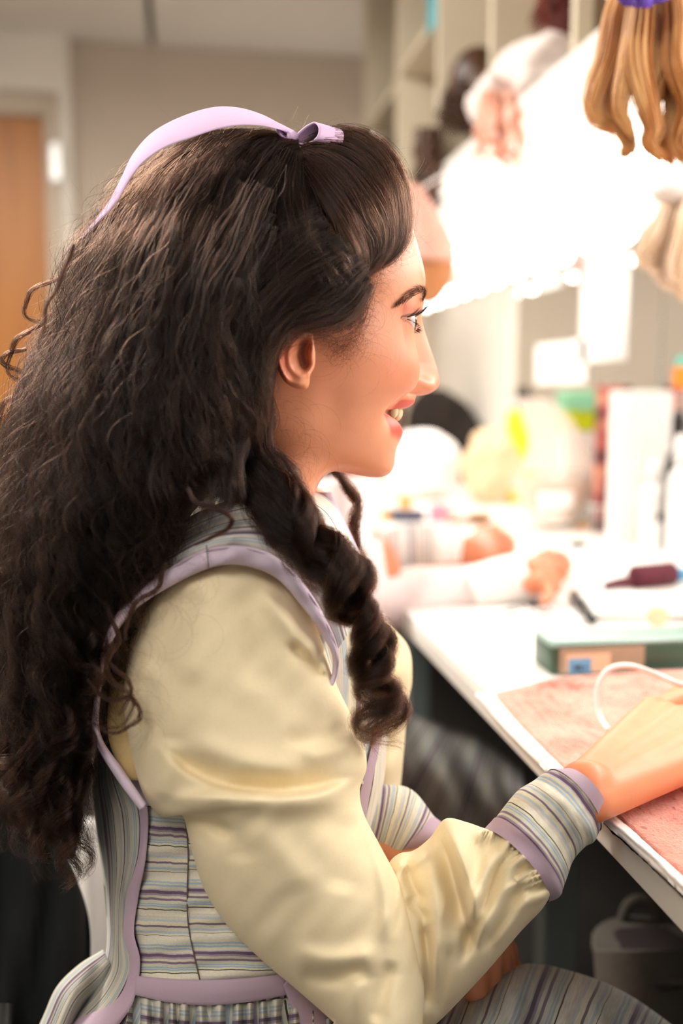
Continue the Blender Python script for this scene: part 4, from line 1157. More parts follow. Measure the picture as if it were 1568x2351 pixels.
def hair_mass():
    n, m = 170, 96
    Lp, Rp = cr(HL, n), cr(HR, n)
    ph = np.linspace(0, 2 * math.pi, m, endpoint=False); w = (1 - np.cos(ph)) / 2
    PX = Lp[:, :1] + (Rp[:, :1] - Lp[:, :1]) * w; PY = Lp[:, 1:2] + (Rp[:, 1:2] - Lp[:, 1:2]) * w
    near = hair_depth(PX, PY); far = 2 * .742 - near
    s = np.sin(ph)[None, :]
    e = np.clip(np.abs(s) * 2.2, 0, 1) ** .5
    bump = .006 * np.sin(PX / 23. + 2 * np.sin(PY / 61.)) * np.sin(PY / 47. + 1.5 * np.sin(PX / 53.))
    face = np.where((PY < 900) & (PX > 560), .012, .0)
    D = np.where(s >= 0, .742 - (.742 - near - .014 - face - bump) * e, .742 + (far - .742 - .01) * e)
    V = C(PX, PY, D).reshape(-1, 3)
    F = [[a * m + k, a * m + (k + 1) % m, (a + 1) * m + (k + 1) % m, (a + 1) * m + k] for a in range(n - 1) for k in range(m)]
    F.append(list(range(m))[::-1]); F.append([(n - 1) * m + k for k in range(m)])
    return V, F
V, F = hair_mass()
hair = mk('hair', V, F, M['hairbase'], woman, True)

def lock_strands(path, dep, n, rad, amp, wl, phase, k=26, spread=1.0, jit=1.0, root_amp=.15, curl3d=.6, taper=.5, frizz=1.0, r3=None):
    """n strands round one lock: path in pixels, dep depth per path point; rad lock radius px; amp/wl wave px"""
    P = cr(path, k)[:, :2]; t = np.linspace(0, 1, k)
    D = np.interp(t, np.linspace(0, 1, len(dep)), dep) if not callable(dep) else dep(P[:, 0], P[:, 1])
    T = np.gradient(P, axis=0); T /= np.linalg.norm(T, axis=1)[:, None] + 1e-9
    N = np.stack([-T[:, 1], T[:, 0]], 1)
    Ls = np.concatenate([[0], np.cumsum(np.linalg.norm(np.diff(P, axis=0), axis=1))])
    env = root_amp + (1 - root_amp) * t ** .7
    ppm = FPX / D
    out = []
    A = RNG.normal(0, 1, (n, 8))
    ang = RNG.uniform(0, 6.283, n); rr = np.sqrt(RNG.uniform(0, 1, n))
    wid = np.sin(math.pi * np.clip(t * .86 + .12, 0, 1)) ** .5 * (1 - taper * t ** 2)
    for i in range(n):
        ph = phase + A[i, 0] * .34 * jit + (A[i, 6] * .8 * jit) * t
        am = amp * (1 + .18 * jit * A[i, 1])
        w = env * am * np.sin(2 * math.pi * Ls / wl + ph)
        wz = env * am * curl3d * np.cos(2 * math.pi * Ls / wl + ph)
        o = rr[i] * rad * wid
        ox = o * math.cos(ang[i]); oz = o * math.sin(ang[i])
        fz = frizz * (1.6 * np.sin(Ls / (19 + 5 * A[i, 2]) + A[i, 3] * 3) + 1.0 * np.sin(Ls / 9.5 + A[i, 4] * 3)) * t
        px = P[:, 0] + N[:, 0] * (w + ox + fz); py = P[:, 1] + N[:, 1] * (w + ox + fz)
        z = D + (oz * .8 + wz + fz * .6) / ppm
        kk = k if RNG.random() < .7 else max(8, int(k * RNG.uniform(.6, 1)))
        out.append(C(px[:kk], py[:kk], z[:kk]))
    return out
def radii(cs, r): return r * RNG.choice([.7, 1.0, 1.0, 1.35, 2.0], len(cs), p=[.25, .3, .2, .17, .08])

def between(ma, mb_, w, n=14):
    return cr(ma, n)[:, :2] * (1 - w) + cr(mb_, n)[:, :2] * w

def sheet(masters, nl, per, rad, amp, wl, lift, jitter=10, depf=None, dl=(.0, .012), k=26, start=(0, .12), end=(.75, 1.0), lift_end=0.0, **kw):
    out = []
    for q in range(nl):
        f = (q + RNG.uniform(0, 1)) / nl * (len(masters) - 1); i = min(int(f), len(masters) - 2)
        p = between(masters[i], masters[i + 1], f - i)
        a, b_ = RNG.uniform(*start), RNG.uniform(*end)
        dense = cr(p, 60); ii = np.linspace(a * 59, b_ * 59, 12)
        p = np.stack([np.interp(ii, np.arange(60), dense[:, c]) for c in (0, 1)], 1)
        tt = np.linspace(0, 1, 12)
        p = p + RNG.normal(0, jitter, 2) * (.25 + .75 * tt[:, None])
        off = RNG.uniform(*dl)
        f_ = depf or hair_depth
        def dd(x, y, f_=f_, off=off):
            s_ = np.linspace(0, 1, len(x)) ** 4 * lift_end
            return (f_(x, y) - lift + off) * (1 - s_) + s_ * (face_depth(x, y) - .001)
        out += lock_strands(p, dd, per, rad * RNG.uniform(.7, 1.3), amp * RNG.uniform(.6, 1.4), wl * RNG.uniform(.8, 1.25), RNG.uniform(0, 6.28), k=k, **kw)
    return out

def scalp_depth(px, py):
    return np.minimum(hair_depth(px, py), face_depth(px, py) - .003)

HAIR = []; HAIRW = []
# swept-back front
A = [[(700, 332), (740, 312), (790, 300), (850, 318), (898, 362), (930, 430), (938, 500), (928, 556), (896, 590), (850, 612)],
     [(692, 338), (740, 322), (800, 318), (852, 352), (894, 406), (916, 480), (908, 556), (872, 600), (828, 630)],
     [(688, 344), (740, 345), (796, 366), (846, 416), (884, 490), (886, 560), (850, 612), (806, 650)],
     [(686, 350), (726, 372), (775, 420), (822, 486), (858, 556), (836, 620), (790, 668)],
     [(684, 360), (708, 400), (745, 470), (785, 545), (812, 610), (790, 660), (750, 700)]]
HAIRW += sheet(A, 120, 48, 11, 6, 260, .008, 5, scalp_depth, dl=(0, .012), start=(0, .06), end=(.90, 1.02), root_amp=.3, taper=.15, frizz=.7, lift_end=.9)
AB = [[(690, 338), (694, 400), (706, 480), (740, 580), (800, 640), (850, 650)], [(686, 342), (680, 420), (684, 500), (724, 600), (790, 680), (834, 720)], [(684, 345), (660, 420), (650, 520), (690, 630), (760, 710), (815, 765)]]
HAIR += sheet(AB, 80, 48, 15, 8, 200, .012, 8, scalp_depth, dl=(-.002, .012), start=(0, .08), end=(.8, 1.0), lift_end=.8)
# side hair swept back over the ear
B = [[(846, 640), (826, 690), (790, 735), (735, 742), (690, 746), (648, 764), (622, 800), (606, 850), (600, 930), (590, 1010)],
     [(850, 625), (800, 690), (740, 722), (676, 738), (628, 770), (600, 826), (588, 920), (578, 1020)],
     [(835, 600), (760, 650), (690, 690), (630, 745), (590, 820), (570, 920), (560, 1040)],
     [(800, 560), (720, 600), (640, 650), (575, 730), (540, 840), (535, 960), (520, 1080)],
     [(745, 470), (660, 520), (575, 600), (510, 700), (480, 820), (480, 960), (470, 1090)]]
HAIR += sheet(B, 130, 52, 16, 9, 200, .012, 9, scalp_depth, dl=(0, .014), start=(0, .10), end=(.8, 1.0))
# puff of hair at the temple, above the ear
B2 = [[(760, 560), (800, 610), (826, 660), (822, 720), (800, 770)], [(730, 580), (770, 650), (790, 710), (775, 765)], [(700, 600), (720, 680), (735, 735), (725, 760)]]
HAIR += sheet(B2, 40, 50, 15, 10, 150, .012, 8, scalp_depth, dl=(-.002, .010), root_amp=.4, lift_end=.8)
# the long back mass
Cm = [[(690, 345), (655, 420), (610, 520), (556, 640), (520, 780), (505, 920), (480, 1060), (440, 1180), (390, 1290)],
      [(640, 318), (570, 400), (500, 520), (445, 660), (410, 820), (390, 980), (360, 1150), (310, 1320), (262, 1490), (240, 1660)],
      [(565, 300), (470, 375), (385, 490), (325, 640), (290, 800), (265, 980), (240, 1160), (205, 1350), (185, 1550), (185, 1750), (195, 1940)],
      [(490, 312), (385, 392), (295, 510), (235, 660), (200, 820), (175, 1000), (150, 1180), (120, 1380), (110, 1580), (125, 1780), (150, 2000)],
      [(410, 342), (300, 440), (220, 560), (175, 700), (135, 850), (95, 1000), (65, 1180), (45, 1380), (45, 1580), (70, 1780), (110, 2010)],
      [(340, 405), (258, 490), (190, 580), (155, 720), (100, 840), (42, 960), (5, 1150), (-20, 1350), (-20, 1600), (15, 1800), (80, 1980)]]
HAIR += sheet(Cm, 330, 56, 24, 26, 230, .010, 18, None, dl=(-.006, .018), start=(0, .35), end=(.55, 1.0), k=34)
HAIR += sheet(Cm, 100, 46, 17, 28, 170, .020, 26, None, dl=(-.006, .012), start=(.2, .6), end=(.6, 1.0), k=34, frizz=1.6)
HAIR += sheet(Cm, 150, 22, 60, 30, 210, .016, 24, None, dl=(-.008, .014), start=(0, .5), end=(.5, 1.0), k=30, jit=3.0, taper=.2, frizz=2.2)
HAIR += sheet(B, 60, 18, 34, 12, 200, .015, 14, scalp_depth, dl=(-.002, .010), jit=3.0, frizz=1.6)
HAIRW += sheet(A, 40, 16, 26, 6, 240, .012, 8, scalp_depth, dl=(-.001, .006), start=(0, .1), end=(.8, 1.0), jit=2.5, taper=.2, lift_end=.9)
# crown: short tangled lengths so the top reads as combed back
HAIR += sheet([[(690, 335), (640, 345), (590, 390), (560, 460)], [(640, 310), (560, 330), (480, 390), (420, 470)], [(560, 298), (460, 330), (370, 400), (300, 480)], [(470, 318), (370, 370), (280, 460), (210, 560)]],
              90, 46, 16, 9, 150, .010, 10, None, dl=(0, .010))
# behind the ear and down the neck
Dm = [[(640, 800), (618, 880), (622, 960), (612, 1030), (650, 1060), (690, 1110), (716, 1180), (760, 1260), (800, 1320)],
      [(600, 860), (585, 960), (570, 1040), (610, 1110), (650, 1190), (700, 1260), (760, 1330), (800, 1390)],
      [(560, 920), (545, 1020), (540, 1090), (575, 1160), (625, 1230), (690, 1300), (750, 1360), (790, 1420)]]
neck_depth = lambda x, y: np.minimum(np.interp(y, [800, 950, 1050, 1150, 1250, 1400], [.650, .655, .645, .630, .618, .615]), face_depth(x, y) - .006)
HAIR += sheet(Dm, 66, 54, 15, 14, 160, .0, 9, neck_depth, dl=(-.004, .010), start=(0, .3), end=(.7, 1.0), k=32)
HAIR += sheet([[(530, 930), (505, 1060), (478, 1130), (440, 1210)], [(545, 950), (525, 1060), (515, 1120), (480, 1190)], [(565, 960), (548, 1060), (550, 1120), (545, 1170)]], 40, 40, 14, 10, 160, .006, 8, lambda x, y: np.interp(y, [900, 1100, 1250], [.645, .622, .612]), dl=(0, .01), start=(0, .2), end=(.7, 1.0))
# the big ringlets falling over her chest
def ringlet(axis, dep, R0, pitch, n, rad, ph0, k=90, tight=1.0, jit=.12):
    P = cr(axis, k)[:, :2]; t = np.linspace(0, 1, k); D = np.interp(t, np.linspace(0, 1, len(dep)), dep)
    T = np.gradient(P, axis=0); T /= np.linalg.norm(T, axis=1)[:, None]; N = np.stack([-T[:, 1], T[:, 0]], 1)
    Ls = np.concatenate([[0], np.cumsum(np.linalg.norm(np.diff(P, axis=0), axis=1))]); out = []
    th = 2 * math.pi * np.cumsum(np.gradient(Ls) / (pitch * (1 - .25 * t))) + ph0
    for i in range(n):
        a = RNG.uniform(0, 6.28); r = math.sqrt(RNG.uniform()) * rad
        R = R0 * (.35 + .65 * np.clip(t * 3, 0, 1)) * (1 - .18 * t) * (1 + RNG.normal(0, jit))
        thi = th + RNG.normal(0, .24); sh = r * math.cos(a); rz = r * math.sin(a)
        fr = RNG.normal(0, 1, 3)
        o = (R + rz * .6) * np.sin(thi) + 1.5 * np.sin(Ls / 14. + fr[0] * 3)
        z = (R * .75 + rz * .6) * np.cos(thi)
        px = P[:, 0] + N[:, 0] * o + T[:, 0] * (sh * 1.5 + 3 * fr[1]); py = P[:, 1] + N[:, 1] * o + T[:, 1] * (sh * 1.5 + 3 * fr[1])
        kk = int(k * RNG.uniform(.86, 1))
        out.append(C(px[:kk], py[:kk], (D - z * D / FPX)[:kk]))
    return out
RG = []
RG += ringlet([(700, 1150), (735, 1230), (785, 1310), (812, 1390), (826, 1470), (858, 1540), (872, 1620), (872, 1720)], [.63, .615, .61, .615, .62, .63, .64, .65], 48, 210, 520, 17, .4)
RG += ringlet([(660, 1120), (720, 1240), (780, 1330), (815, 1420), (850, 1500), (868, 1590), (858, 1660), (880, 1730)], [.63, .612, .606, .61, .62, .63, .64, .65], 52, 175, 480, 15, 2.4)
RG += ringlet([(720, 1190), (780, 1280), (835, 1350), (850, 1430), (870, 1510), (890, 1590), (896, 1660), (880, 1735)], [.63, .62, .615, .62, .63, .64, .65, .655], 44, 190, 460, 15, 5.4)
RG += ringlet([(640, 1080), (680, 1160), (730, 1240), (790, 1290), (838, 1350), (830, 1420)], [.64, .625, .615, .61, .61, .62], 26, 230, 420, 18, 3.0)
RG += ringlet([(690, 1180), (745, 1290), (800, 1360), (840, 1440), (862, 1520), (850, 1600), (868, 1690)], [.62, .61, .605, .61, .62, .63, .64], 38, 140, 420, 17, 4.2)
# far-side lock seen under the chin, single stray curls
RG += ringlet([(770, 1070), (792, 1096), (800, 1140), (806, 1190), (832, 1235), (836, 1290)], [.80, .81, .81, .81, .81, .81], 22, 190, 320, 15, 1.0, k=50)
RG += lock_strands([(430, 1120), (452, 1155), (500, 1168), (530, 1190), (520, 1216), (480, 1236), (446, 1252)], [.60, .598, .596, .594, .594, .596, .60], 90, 7, 2, 80, 0, k=40, frizz=.4)
for pth in ([(150, 630), (108, 650), (66, 676), (58, 720), (96, 742)], [(120, 720), (70, 760), (30, 790), (20, 850), (60, 890)], [(100, 860), (50, 900), (10, 930), (-6, 990), (30, 1020)], [(170, 560), (140, 640), (110, 700), (90, 800)], [(240, 1380), (270, 1470), (240, 1540), (300, 1600), (290, 1660), (240, 1668)], [(200, 1560), (250, 1610), (300, 1600), (318, 1650), (270, 1680), (200, 1660)], [(250, 1520), (290, 1560), (302, 1600), (270, 1640)],
            [(60, 800), (20, 812), (6, 830), (30, 850), (90, 860)], [(130, 1000), (60, 980), (20, 1010), (6, 1060)], [(380, 1290), (360, 1350), (300, 1400), (290, 1470)]):
    RG += lock_strands(pth, [.625] * 4 if pth[0][0] > 150 else [.70] * 4, 46, 7, 5, 90, RNG.uniform(0, 6), k=34, frizz=.6)
# curled ends on the left
for q in range(46):
    x = RNG.uniform(-10, 230); y = RNG.uniform(1150, 1800)
    x = min(x, 400 - (y - 1150) * .33 - 30)
    d = float(hair_depth(np.array(x), np.array(y))) - RNG.uniform(.004, .02)
    RG += ringlet([(x, y), (x + RNG.normal(0, 18), y + 90), (x + RNG.normal(-4, 25), y + 180), (x + RNG.normal(0, 30), y + RNG.uniform(230, 300))], [d, d, d + .006, d + .014], RNG.uniform(14, 26), RNG.uniform(90, 150), 90, 13, RNG.uniform(0, 6.28), k=44)
# flyaways
FLY = []
edge = [(930, 500), (922, 420), (880, 345), (800, 296), (640, 300), (540, 292), (450, 305), (360, 370), (280, 440), (200, 520), (160, 640), (125, 740), (90, 840), (30, 930), (0, 1010), (-10, 1200)]
E = cr(edge, 300)[:, :2]
for q in range(520):
    i = RNG.integers(0, 296); p = E[i]; tg = E[i + 3] - E[i]; tg /= np.linalg.norm(tg); nn = np.array([tg[1], -tg[0]])
    if nn @ (p - np.array([520, 760])) < 0: nn = -nn
    L = RNG.uniform(40, 130) * (1.2 if p[1] > 450 else .7); cv = RNG.normal(0, .9); s = np.linspace(0, 1, 16)
    dirv = tg * RNG.choice([-1, 1]) * .8 + nn * RNG.uniform(.1, .7)
    b0 = p - nn * RNG.uniform(0, 30)
    X = b0[0] + dirv[0] * L * s + nn[0] * (8 * np.sin(s * RNG.uniform(3, 9) + q) + cv * 20 * s ** 2); Yy = b0[1] + dirv[1] * L * s + nn[1] * (8 * np.sin(s * RNG.uniform(3, 9) + q) + cv * 20 * s ** 2)
    FLY.append(C(X, Yy, np.full(16, RNG.uniform(.69, .77))))
for q in range(420):      # loose hairs over the face edge, neck, shoulder and sleeve
    zone = RNG.random()
    if zone < .35: p = np.array([RNG.uniform(770, 850), RNG.uniform(640, 830)]); d = face_depth(p[0], p[1]) - .004
    elif zone < .55: p = np.array([RNG.uniform(610, 720), RNG.uniform(930, 1090)]); d = face_depth(p[0], p[1]) - .005
    elif zone < .8: p = np.array([RNG.uniform(270, 500), RNG.uniform(1180, 1420)]); d = .605
    else: p = np.array([RNG.uniform(250, 330), RNG.uniform(1420, 1680)]); d = .60
    a0 = RNG.uniform(0, 6.28); r = RNG.uniform(14, 46); s = np.linspace(0, RNG.uniform(1.5, 5), 18)
    FLY.append(C(p[0] + r * (np.cos(a0 + s) - math.cos(a0)), p[1] + r * .8 * (np.sin(a0 + s) - math.sin(a0)) + 12 * s, np.full(18, float(d)) - .002 * np.sin(s)))
HLN = cr([(938, 545), (905, 585), (870, 618), (848, 660), (836, 710), (820, 770), (770, 800), (735, 770)], 200)[:, :2]
for q in range(900):
    i = RNG.integers(0, 199); p = HLN[i] + RNG.normal(0, 9, 2); a0 = RNG.uniform(0, 6.28); r = RNG.uniform(8, 30); s = np.linspace(0, RNG.uniform(1.0, 3.4), 14) * RNG.choice([-1, 1])
    X = p[0] + r * (np.cos(a0 + s) - math.cos(a0)); Yy = p[1] + r * .9 * (np.sin(a0 + s) - math.sin(a0))
    FLY.append(C(X, Yy, face_depth(X, Yy) - .0025 - .002 * np.abs(np.sin(s))))
strands('hair_lengths', HAIR, radii(HAIR, .00009), M['hair'], hair)
strands('swept_front_hair', HAIRW, radii(HAIRW, .00009), M['hairwarm'], hair)
strands('ringlets', RG, radii(RG, .00009), M['hairwarm'], hair)
strands('flyaway_hairs', FLY, .000045, M['hairwarm'], hair)
print('STRANDS', len(HAIR), len(HAIRW), len(RG))
# hairline fuzz at the forehead
# ------------------------------------------------------------------ lilac ribbon tied at the crown
M['ribbon'] = weave_mat('lilac_velvet_ribbon', 'd5b6d8', .05, 300, .2, .8)
rb = empty('hair_ribbon', C(660, 330, .70), 'lilac ribbon with a small bow tied in the dark curly hair', 'ribbon')
top = [(181, 549, .73), (215, 508, .722), (250, 462, .715), (278, 408, .708), (306, 352, .705), (352, 302, .708), (420, 266, .715), (490, 246, .722), (548, 247, .722), (600, 262, .715), (640, 282, .706), (676, 300, .700)]
bot = [(196, 546, .725), (228, 512, .712), (268, 466, .700), (300, 410, .690), (330, 372, .684), (380, 338, .682), (440, 316, .684), (500, 296, .690), (550, 288, .692), (600, 289, .692), (636, 296, .692), (668, 308, .694)]
V, F, U = slab(top, bot, 160, 14, lambda x, y: -.022 * sm(690, 600, x) + 0 * y, .0014, .004)
mk('ribbon_tail', V, F, M['ribbon'], rb, True, uv=U * [.3, 2])
def loop(path, ext, n=60, m=12, th=.0013):
    P = cr(path, n); w = np.linspace(0, 1, m)
    PX = P[:, :1] + ext[0] * w; PY = P[:, 1:2] + ext[1] * w; D = P[:, 2:3] + ext[2] * w
    A = C(PX, PY, D)
    c = A.mean((0, 1)); T = np.gradient(A, axis=0); W = np.gradient(A, axis=1); N = np.cross(T, W); N /= np.linalg.norm(N, axis=2)[..., None] + 1e-12
    B = A + N * th; k = n * m
    V = np.concatenate([A.reshape(-1, 3), B.reshape(-1, 3)]); F = []
    for a in range(n - 1):
        for q in range(m - 1):
            f = [a * m + q, a * m + q + 1, (a + 1) * m + q + 1, (a + 1) * m + q]; F.append(f); F.append([x + k for x in f[::-1]])
    for a in range(n - 1):
        for q in (0, m - 1): F.append([a * m + q, (a + 1) * m + q, k + (a + 1) * m + q, k + a * m + q])
    for q in range(m - 1):
        for a in (0, n - 1): F.append([a * m + q, a * m + q + 1, k + a * m + q + 1, k + a * m + q])
    U = np.stack(np.broadcast_arrays(w[None, :], np.linspace(0, 1, n)[:, None]), -1).reshape(-1, 2)
    return V, F, np.concatenate([U, U])
V, F, U = loop([(672, 322, .694), (688, 304, .692), (706, 290, .690), (722, 284, .688), (731, 294, .682), (728, 312, .678), (714, 324, .680), (694, 328, .688), (674, 326, .694)], (56, 16, .012))
mk('bow_loop', V, F, M['ribbon'], rb, True, uv=U * [.3, .5])
V, F, U = loop([(668, 312, .694), (655, 300, .692), (640, 292, .692), (632, 298, .688), (642, 312, .686), (658, 322, .690), (670, 322, .694)], (22, 2, .02))
mk('bow_loop', V, F, M['ribbon'], rb, True, uv=U * [.3, .5])
mb = MB(); c = C(671, 318, .690); mb.ell(c, (.0045, .0055, .0052), 16, 10, .15); mb.build('knot', M['ribbon'], rb)
# ------------------------------------------------------------------ things on, over and under the counter
def at(px, py):
    p = on(px, py, 2, ZT)
    if p[0] > .93:                       # keep things in front of the mirror
        p = on(px, py, 0, .93); p[2] = ZT
    return p
def py_base(p):
    v = np.asarray(p) - CAM
    return H_PX / 2 - FPX * float(v @ UP) / float(v @ FWD)
def mpp(p): return depth_of(p) / FPX                 # metres per pixel at a point
def R2(v): return np.array([v[0], v[1]])
def named(o, label, cat, group=None): return tag(o, label, cat, group)

def wisps(c, n, rad, length, r0, seed, curl=.012, spread=.5, flat=1.0, wl=.05):
    """hanging tapered locks around a crown -> MB"""
    rg = np.random.default_rng(seed); mb = MB()
    for i in range(n):
        a = rg.uniform(0, 6.28); r = rad * math.sqrt(rg.uniform(.05, 1))
        L = length * rg.uniform(.65, 1.05); k = 26; t = np.linspace(0, 1, k)
        p = np.zeros((k, 3)); ph = rg.uniform(0, 6.28); w = L / wl * rg.uniform(.8, 1.2)
        p[:, 0] = c[0] + r * math.cos(a) * (1 + spread * t) + curl * t * np.sin(ph + w * 2 * math.pi * t)
        p[:, 1] = c[1] + flat * r * math.sin(a) * (1 + spread * t) + curl * t * np.cos(ph + w * 2 * math.pi * t)
        p[:, 2] = c[2] - L * t
        mb.tube(p, r0 * rg.uniform(.7, 1.2) * (1 - .85 * t ** 2), 8)
    return mb

def streak_mat(name, c1, c2, sc=(60, 60, 4), rough=.45):
    m, nt, b = new_mat(name)
    tc = nt.nodes.new('ShaderNodeTexCoord'); mp = nt.nodes.new('ShaderNodeMapping'); mp.inputs['Scale'].default_value = sc
    nz = nt.nodes.new('ShaderNodeTexNoise'); nz.inputs['Scale'].default_value = 1.2; nz.inputs['Detail'].default_value = 5
    rp = nt.nodes.new('ShaderNodeValToRGB'); rp.color_ramp.elements[0].position = .32; rp.color_ramp.elements[1].position = .68
    rp.color_ramp.elements[0].color = lin(c1); rp.color_ramp.elements[1].color = lin(c2)
    nt.links.new(tc.outputs['Object'], mp.inputs[0]); nt.links.new(mp.outputs[0], nz.inputs['Vector']); nt.links.new(nz.outputs['Fac'], rp.inputs[0])
    nt.links.new(rp.outputs[0], b.inputs['Base Color']); b.inputs['Roughness'].default_value = rough
    bp = nt.nodes.new('ShaderNodeBump'); bp.inputs['Strength'].default_value = .6; bp.inputs['Distance'].default_value = .004
    nt.links.new(nz.outputs['Fac'], bp.inputs['Height']); nt.links.new(bp.outputs['Normal'], b.inputs['Normal'])
    return m
def wisp_hair(c, n, rad, length, r0, seed, curl, spread, m, parent):
    rg = np.random.default_rng(seed); out = []; k = 18; t = np.linspace(0, 1, k)
    for i in range(n):
        a = rg.uniform(0, 6.28); r = rad * math.sqrt(rg.uniform(.3, 1)); L = length * rg.uniform(.6, 1); ph = round(a * 3) / 3 * 9 + rg.normal(0, .5); w = L / .05
        out.append(np.stack([c[0] + r * math.cos(a) * (1 + spread * t) + curl * t * np.sin(ph + w * 6.28 * t), c[1] + r * math.sin(a) * (1 + spread * t) + curl * t * np.cos(ph + w * 6.28 * t), c[2] - L * t], 1))
    return strands('locks', out, r0, m, parent)
M['blonde'] = streak_mat('blonde_hair', 'a8662a', 'f0c98e')
M['paleblonde'] = streak_mat('pale_blonde_hair', 'e8c49c', 'fbe8d0')
M['brownwig'] = streak_mat('brown_wig_hair', '2a1a12', '5d3a22')
M['deepbrown'] = streak_mat('deep_brown_wig_hair', '0e0906', '24170f', rough=.95)
M['darkwig'] = streak_mat('near_black_wig_hair', '120f10', '2c2423')
M['redwig'] = streak_mat('auburn_wig_hair', '2a0e0c', '8f3420')
M['coral'] = streak_mat('coral_hair', 'd98a70', 'f4c9b4')
M['lace'] = mat('white_lace_cap', 'e9dcd6', .9, .12, 60, bump=.5, bump_scale=120)
M['tan'] = mat('tan_canvas', 'ad7145', .85, .05, 30)
M['pinkhat'] = mat('dusty_pink_felt', 'd3a192', .9, .05, 30)
M['purple'] = mat('purple_satin', '5a3fb0', .4, .05, 20)

# ---- wigs up on the shelving
def shelf_pt(px, py, x=None):
    return on(px, py, 0, XS + .14 if x is None else x)
def wig(name, label, c, rx, ry, rz, mat_, seed, locks=24, ln=.12, r0=.014, group='wigs in the cubbies'):
    e = empty(name, (c[0], c[1], c[2] - rz), label, 'wig', group)
    MB().ell(c, (rx, ry, rz), 28, 18, .10, seed=seed).build('cap', mat_, e)
    if locks: wisp_hair((c[0], c[1], c[2] + rz * .2), locks * 22, max(rx, ry) * .98, ln, .0011, seed, .010, .35, mat_, e)
    return e
c = shelf_pt(838, 270); wig('wig', 'near black wig in the farthest cubby, just above the dark curls', (.68, 3.20, ZS + .17), .10, .12, .10, M['darkwig'], 3, 14, .10)
c = shelf_pt(1078, 285); wig('wig', 'dark brown curly wig in the cubby left of the white lace cap', (.690, 2.28, ZS + .16), .085, .085, .095, M['brownwig'], 4, 30, .12)
c = on(1268, 75, 0, XS + .10); wig('wig', 'auburn red wig hanging high against a cream divider', (.70, 1.80, c[2] + .02), .05, .05, .10, M['redwig'], 5, 18, .09, .012)
c = np.array([.67, 1.85, 0]); e = empty('lace_cap', (c[0], c[1], ZS + .02), 'white and pink lace cap spilling over the shelf edge', 'cap')
MB().ell((c[0], c[1], ZS + .075), (.075, .11, .055), 30, 16, .22, seed=6).build('crown', M['lace'], e)
MB().ell((c[0] - .06, c[1] + .09, ZS + .045), (.05, .07, .05), 24, 14, .25, seed=8).build('frill', M['lace'], e)
# coral lengths hanging down from under the lace cap
c = on(1150, 250, 0, XS - .02); e = wisps((XS - .025, c[1], ZS + .035), 16, .04, .15, .010, 9, .010, .4).build('hairpiece', M['coral'])
named(e, 'coral pink hairpiece hanging over the shelf edge below the lace cap', 'hairpiece')
# brown ponytail hanging near the far end of the light strip
c = on(992, 400, 0, XS - .02); e = wisps((XS - .03, c[1], c[2] + .10), 18, .035, .26, .011, 10, .014, .1).build('hairpiece', M['brownwig'])
named(e, 'brown hairpiece hanging in front of the far end of the shelving', 'hairpiece')
# teal tape and brown labels on the boards
c = on(992, 20, 0, XS - .002); o = MB().box((XS - .003, c[1] - .035, c[2] - .05), (XS + .001, c[1] + .035, c[2] + .09)).build('tape_flag', M['tealtag'], None, False); named(o, 'teal tape flag stuck on the cubby edge at the top of the picture', 'tape')
c = on(1048, 68, 1, ydiv[5] - .0105); o = MB().box((c[0] - .018, c[1] - .001, c[2] - .045), (c[0] + .018, c[1] + .0004, c[2] + .045)).build('cubby_label', M['brownlabel'], None, False); named(o, 'brown label stuck inside a cubby beside the teal tape', 'label', 'labels in the cubbies')
c = on(1385, 40, 1, ydiv[2] - .0105); o = MB().box((c[0] - .016, c[1] - .001, c[2] - .045), (c[0] + .016, c[1] + .0004, c[2] + .045)).build('cubby_label', M['brownlabel'], None, False); named(o, 'brown label stuck inside the cubby beside the blonde wig', 'label', 'labels in the cubbies')

# ---- blonde wig hanging at the upper right, purple bow above it
def lock_hair(specs, d, n, name, m, parent):
    out = []; k = 34; t = np.linspace(0, 1, k)
    for s, (pl, r) in enumerate(specs):
        P = cr(pl, k); dd = d + .02 * math.sin(s * 2.1)
        env = np.clip(np.sin(math.pi * (.10 + .82 * t)), .12, 1) ** .8
        for i in range(n):
            a = rg.uniform(0, 6.28); q = r * 1.25 * math.sqrt(rg.uniform()); ph = rg.uniform(0, 6.28)
            X = P[:, 0] + q * math.cos(a) * env + 5 * np.sin(7 * t + ph) * t; Y = P[:, 1] + 4 * np.cos(6 * t + ph) * t + rg.normal(0, 6)
            out.append(C(X, Y, dd + (q * math.sin(a) * env) * dd / FPX))
    return strands(name, out, np.array([.0011] * len(out)), m, parent)
M['blondehair'] = streak_mat('blonde_strands', 'c07428', 'f3c98c', (30, 30, 3)); M['palehair'] = streak_mat('pale_blonde_strands', 'f0d2b0', 'fdebd8', (30, 30, 3))
def px_lock(mb, pts, r0, d, rg, k=30):
    P = cr(pts, k); t = np.linspace(0, 1, k)
    mb.tube(C(P[:, 0], P[:, 1], np.full(k, d)), r0 * d / FPX * np.clip(np.sin(math.pi * (.12 + .83 * t)), .1, 1) ** .7, 9)
db = .98
e = empty('wig', C(1480, 0, db), 'long wavy blonde wig hanging in front of the glowing light strip', 'wig')
rg = np.random.default_rng(5); mb = MB()
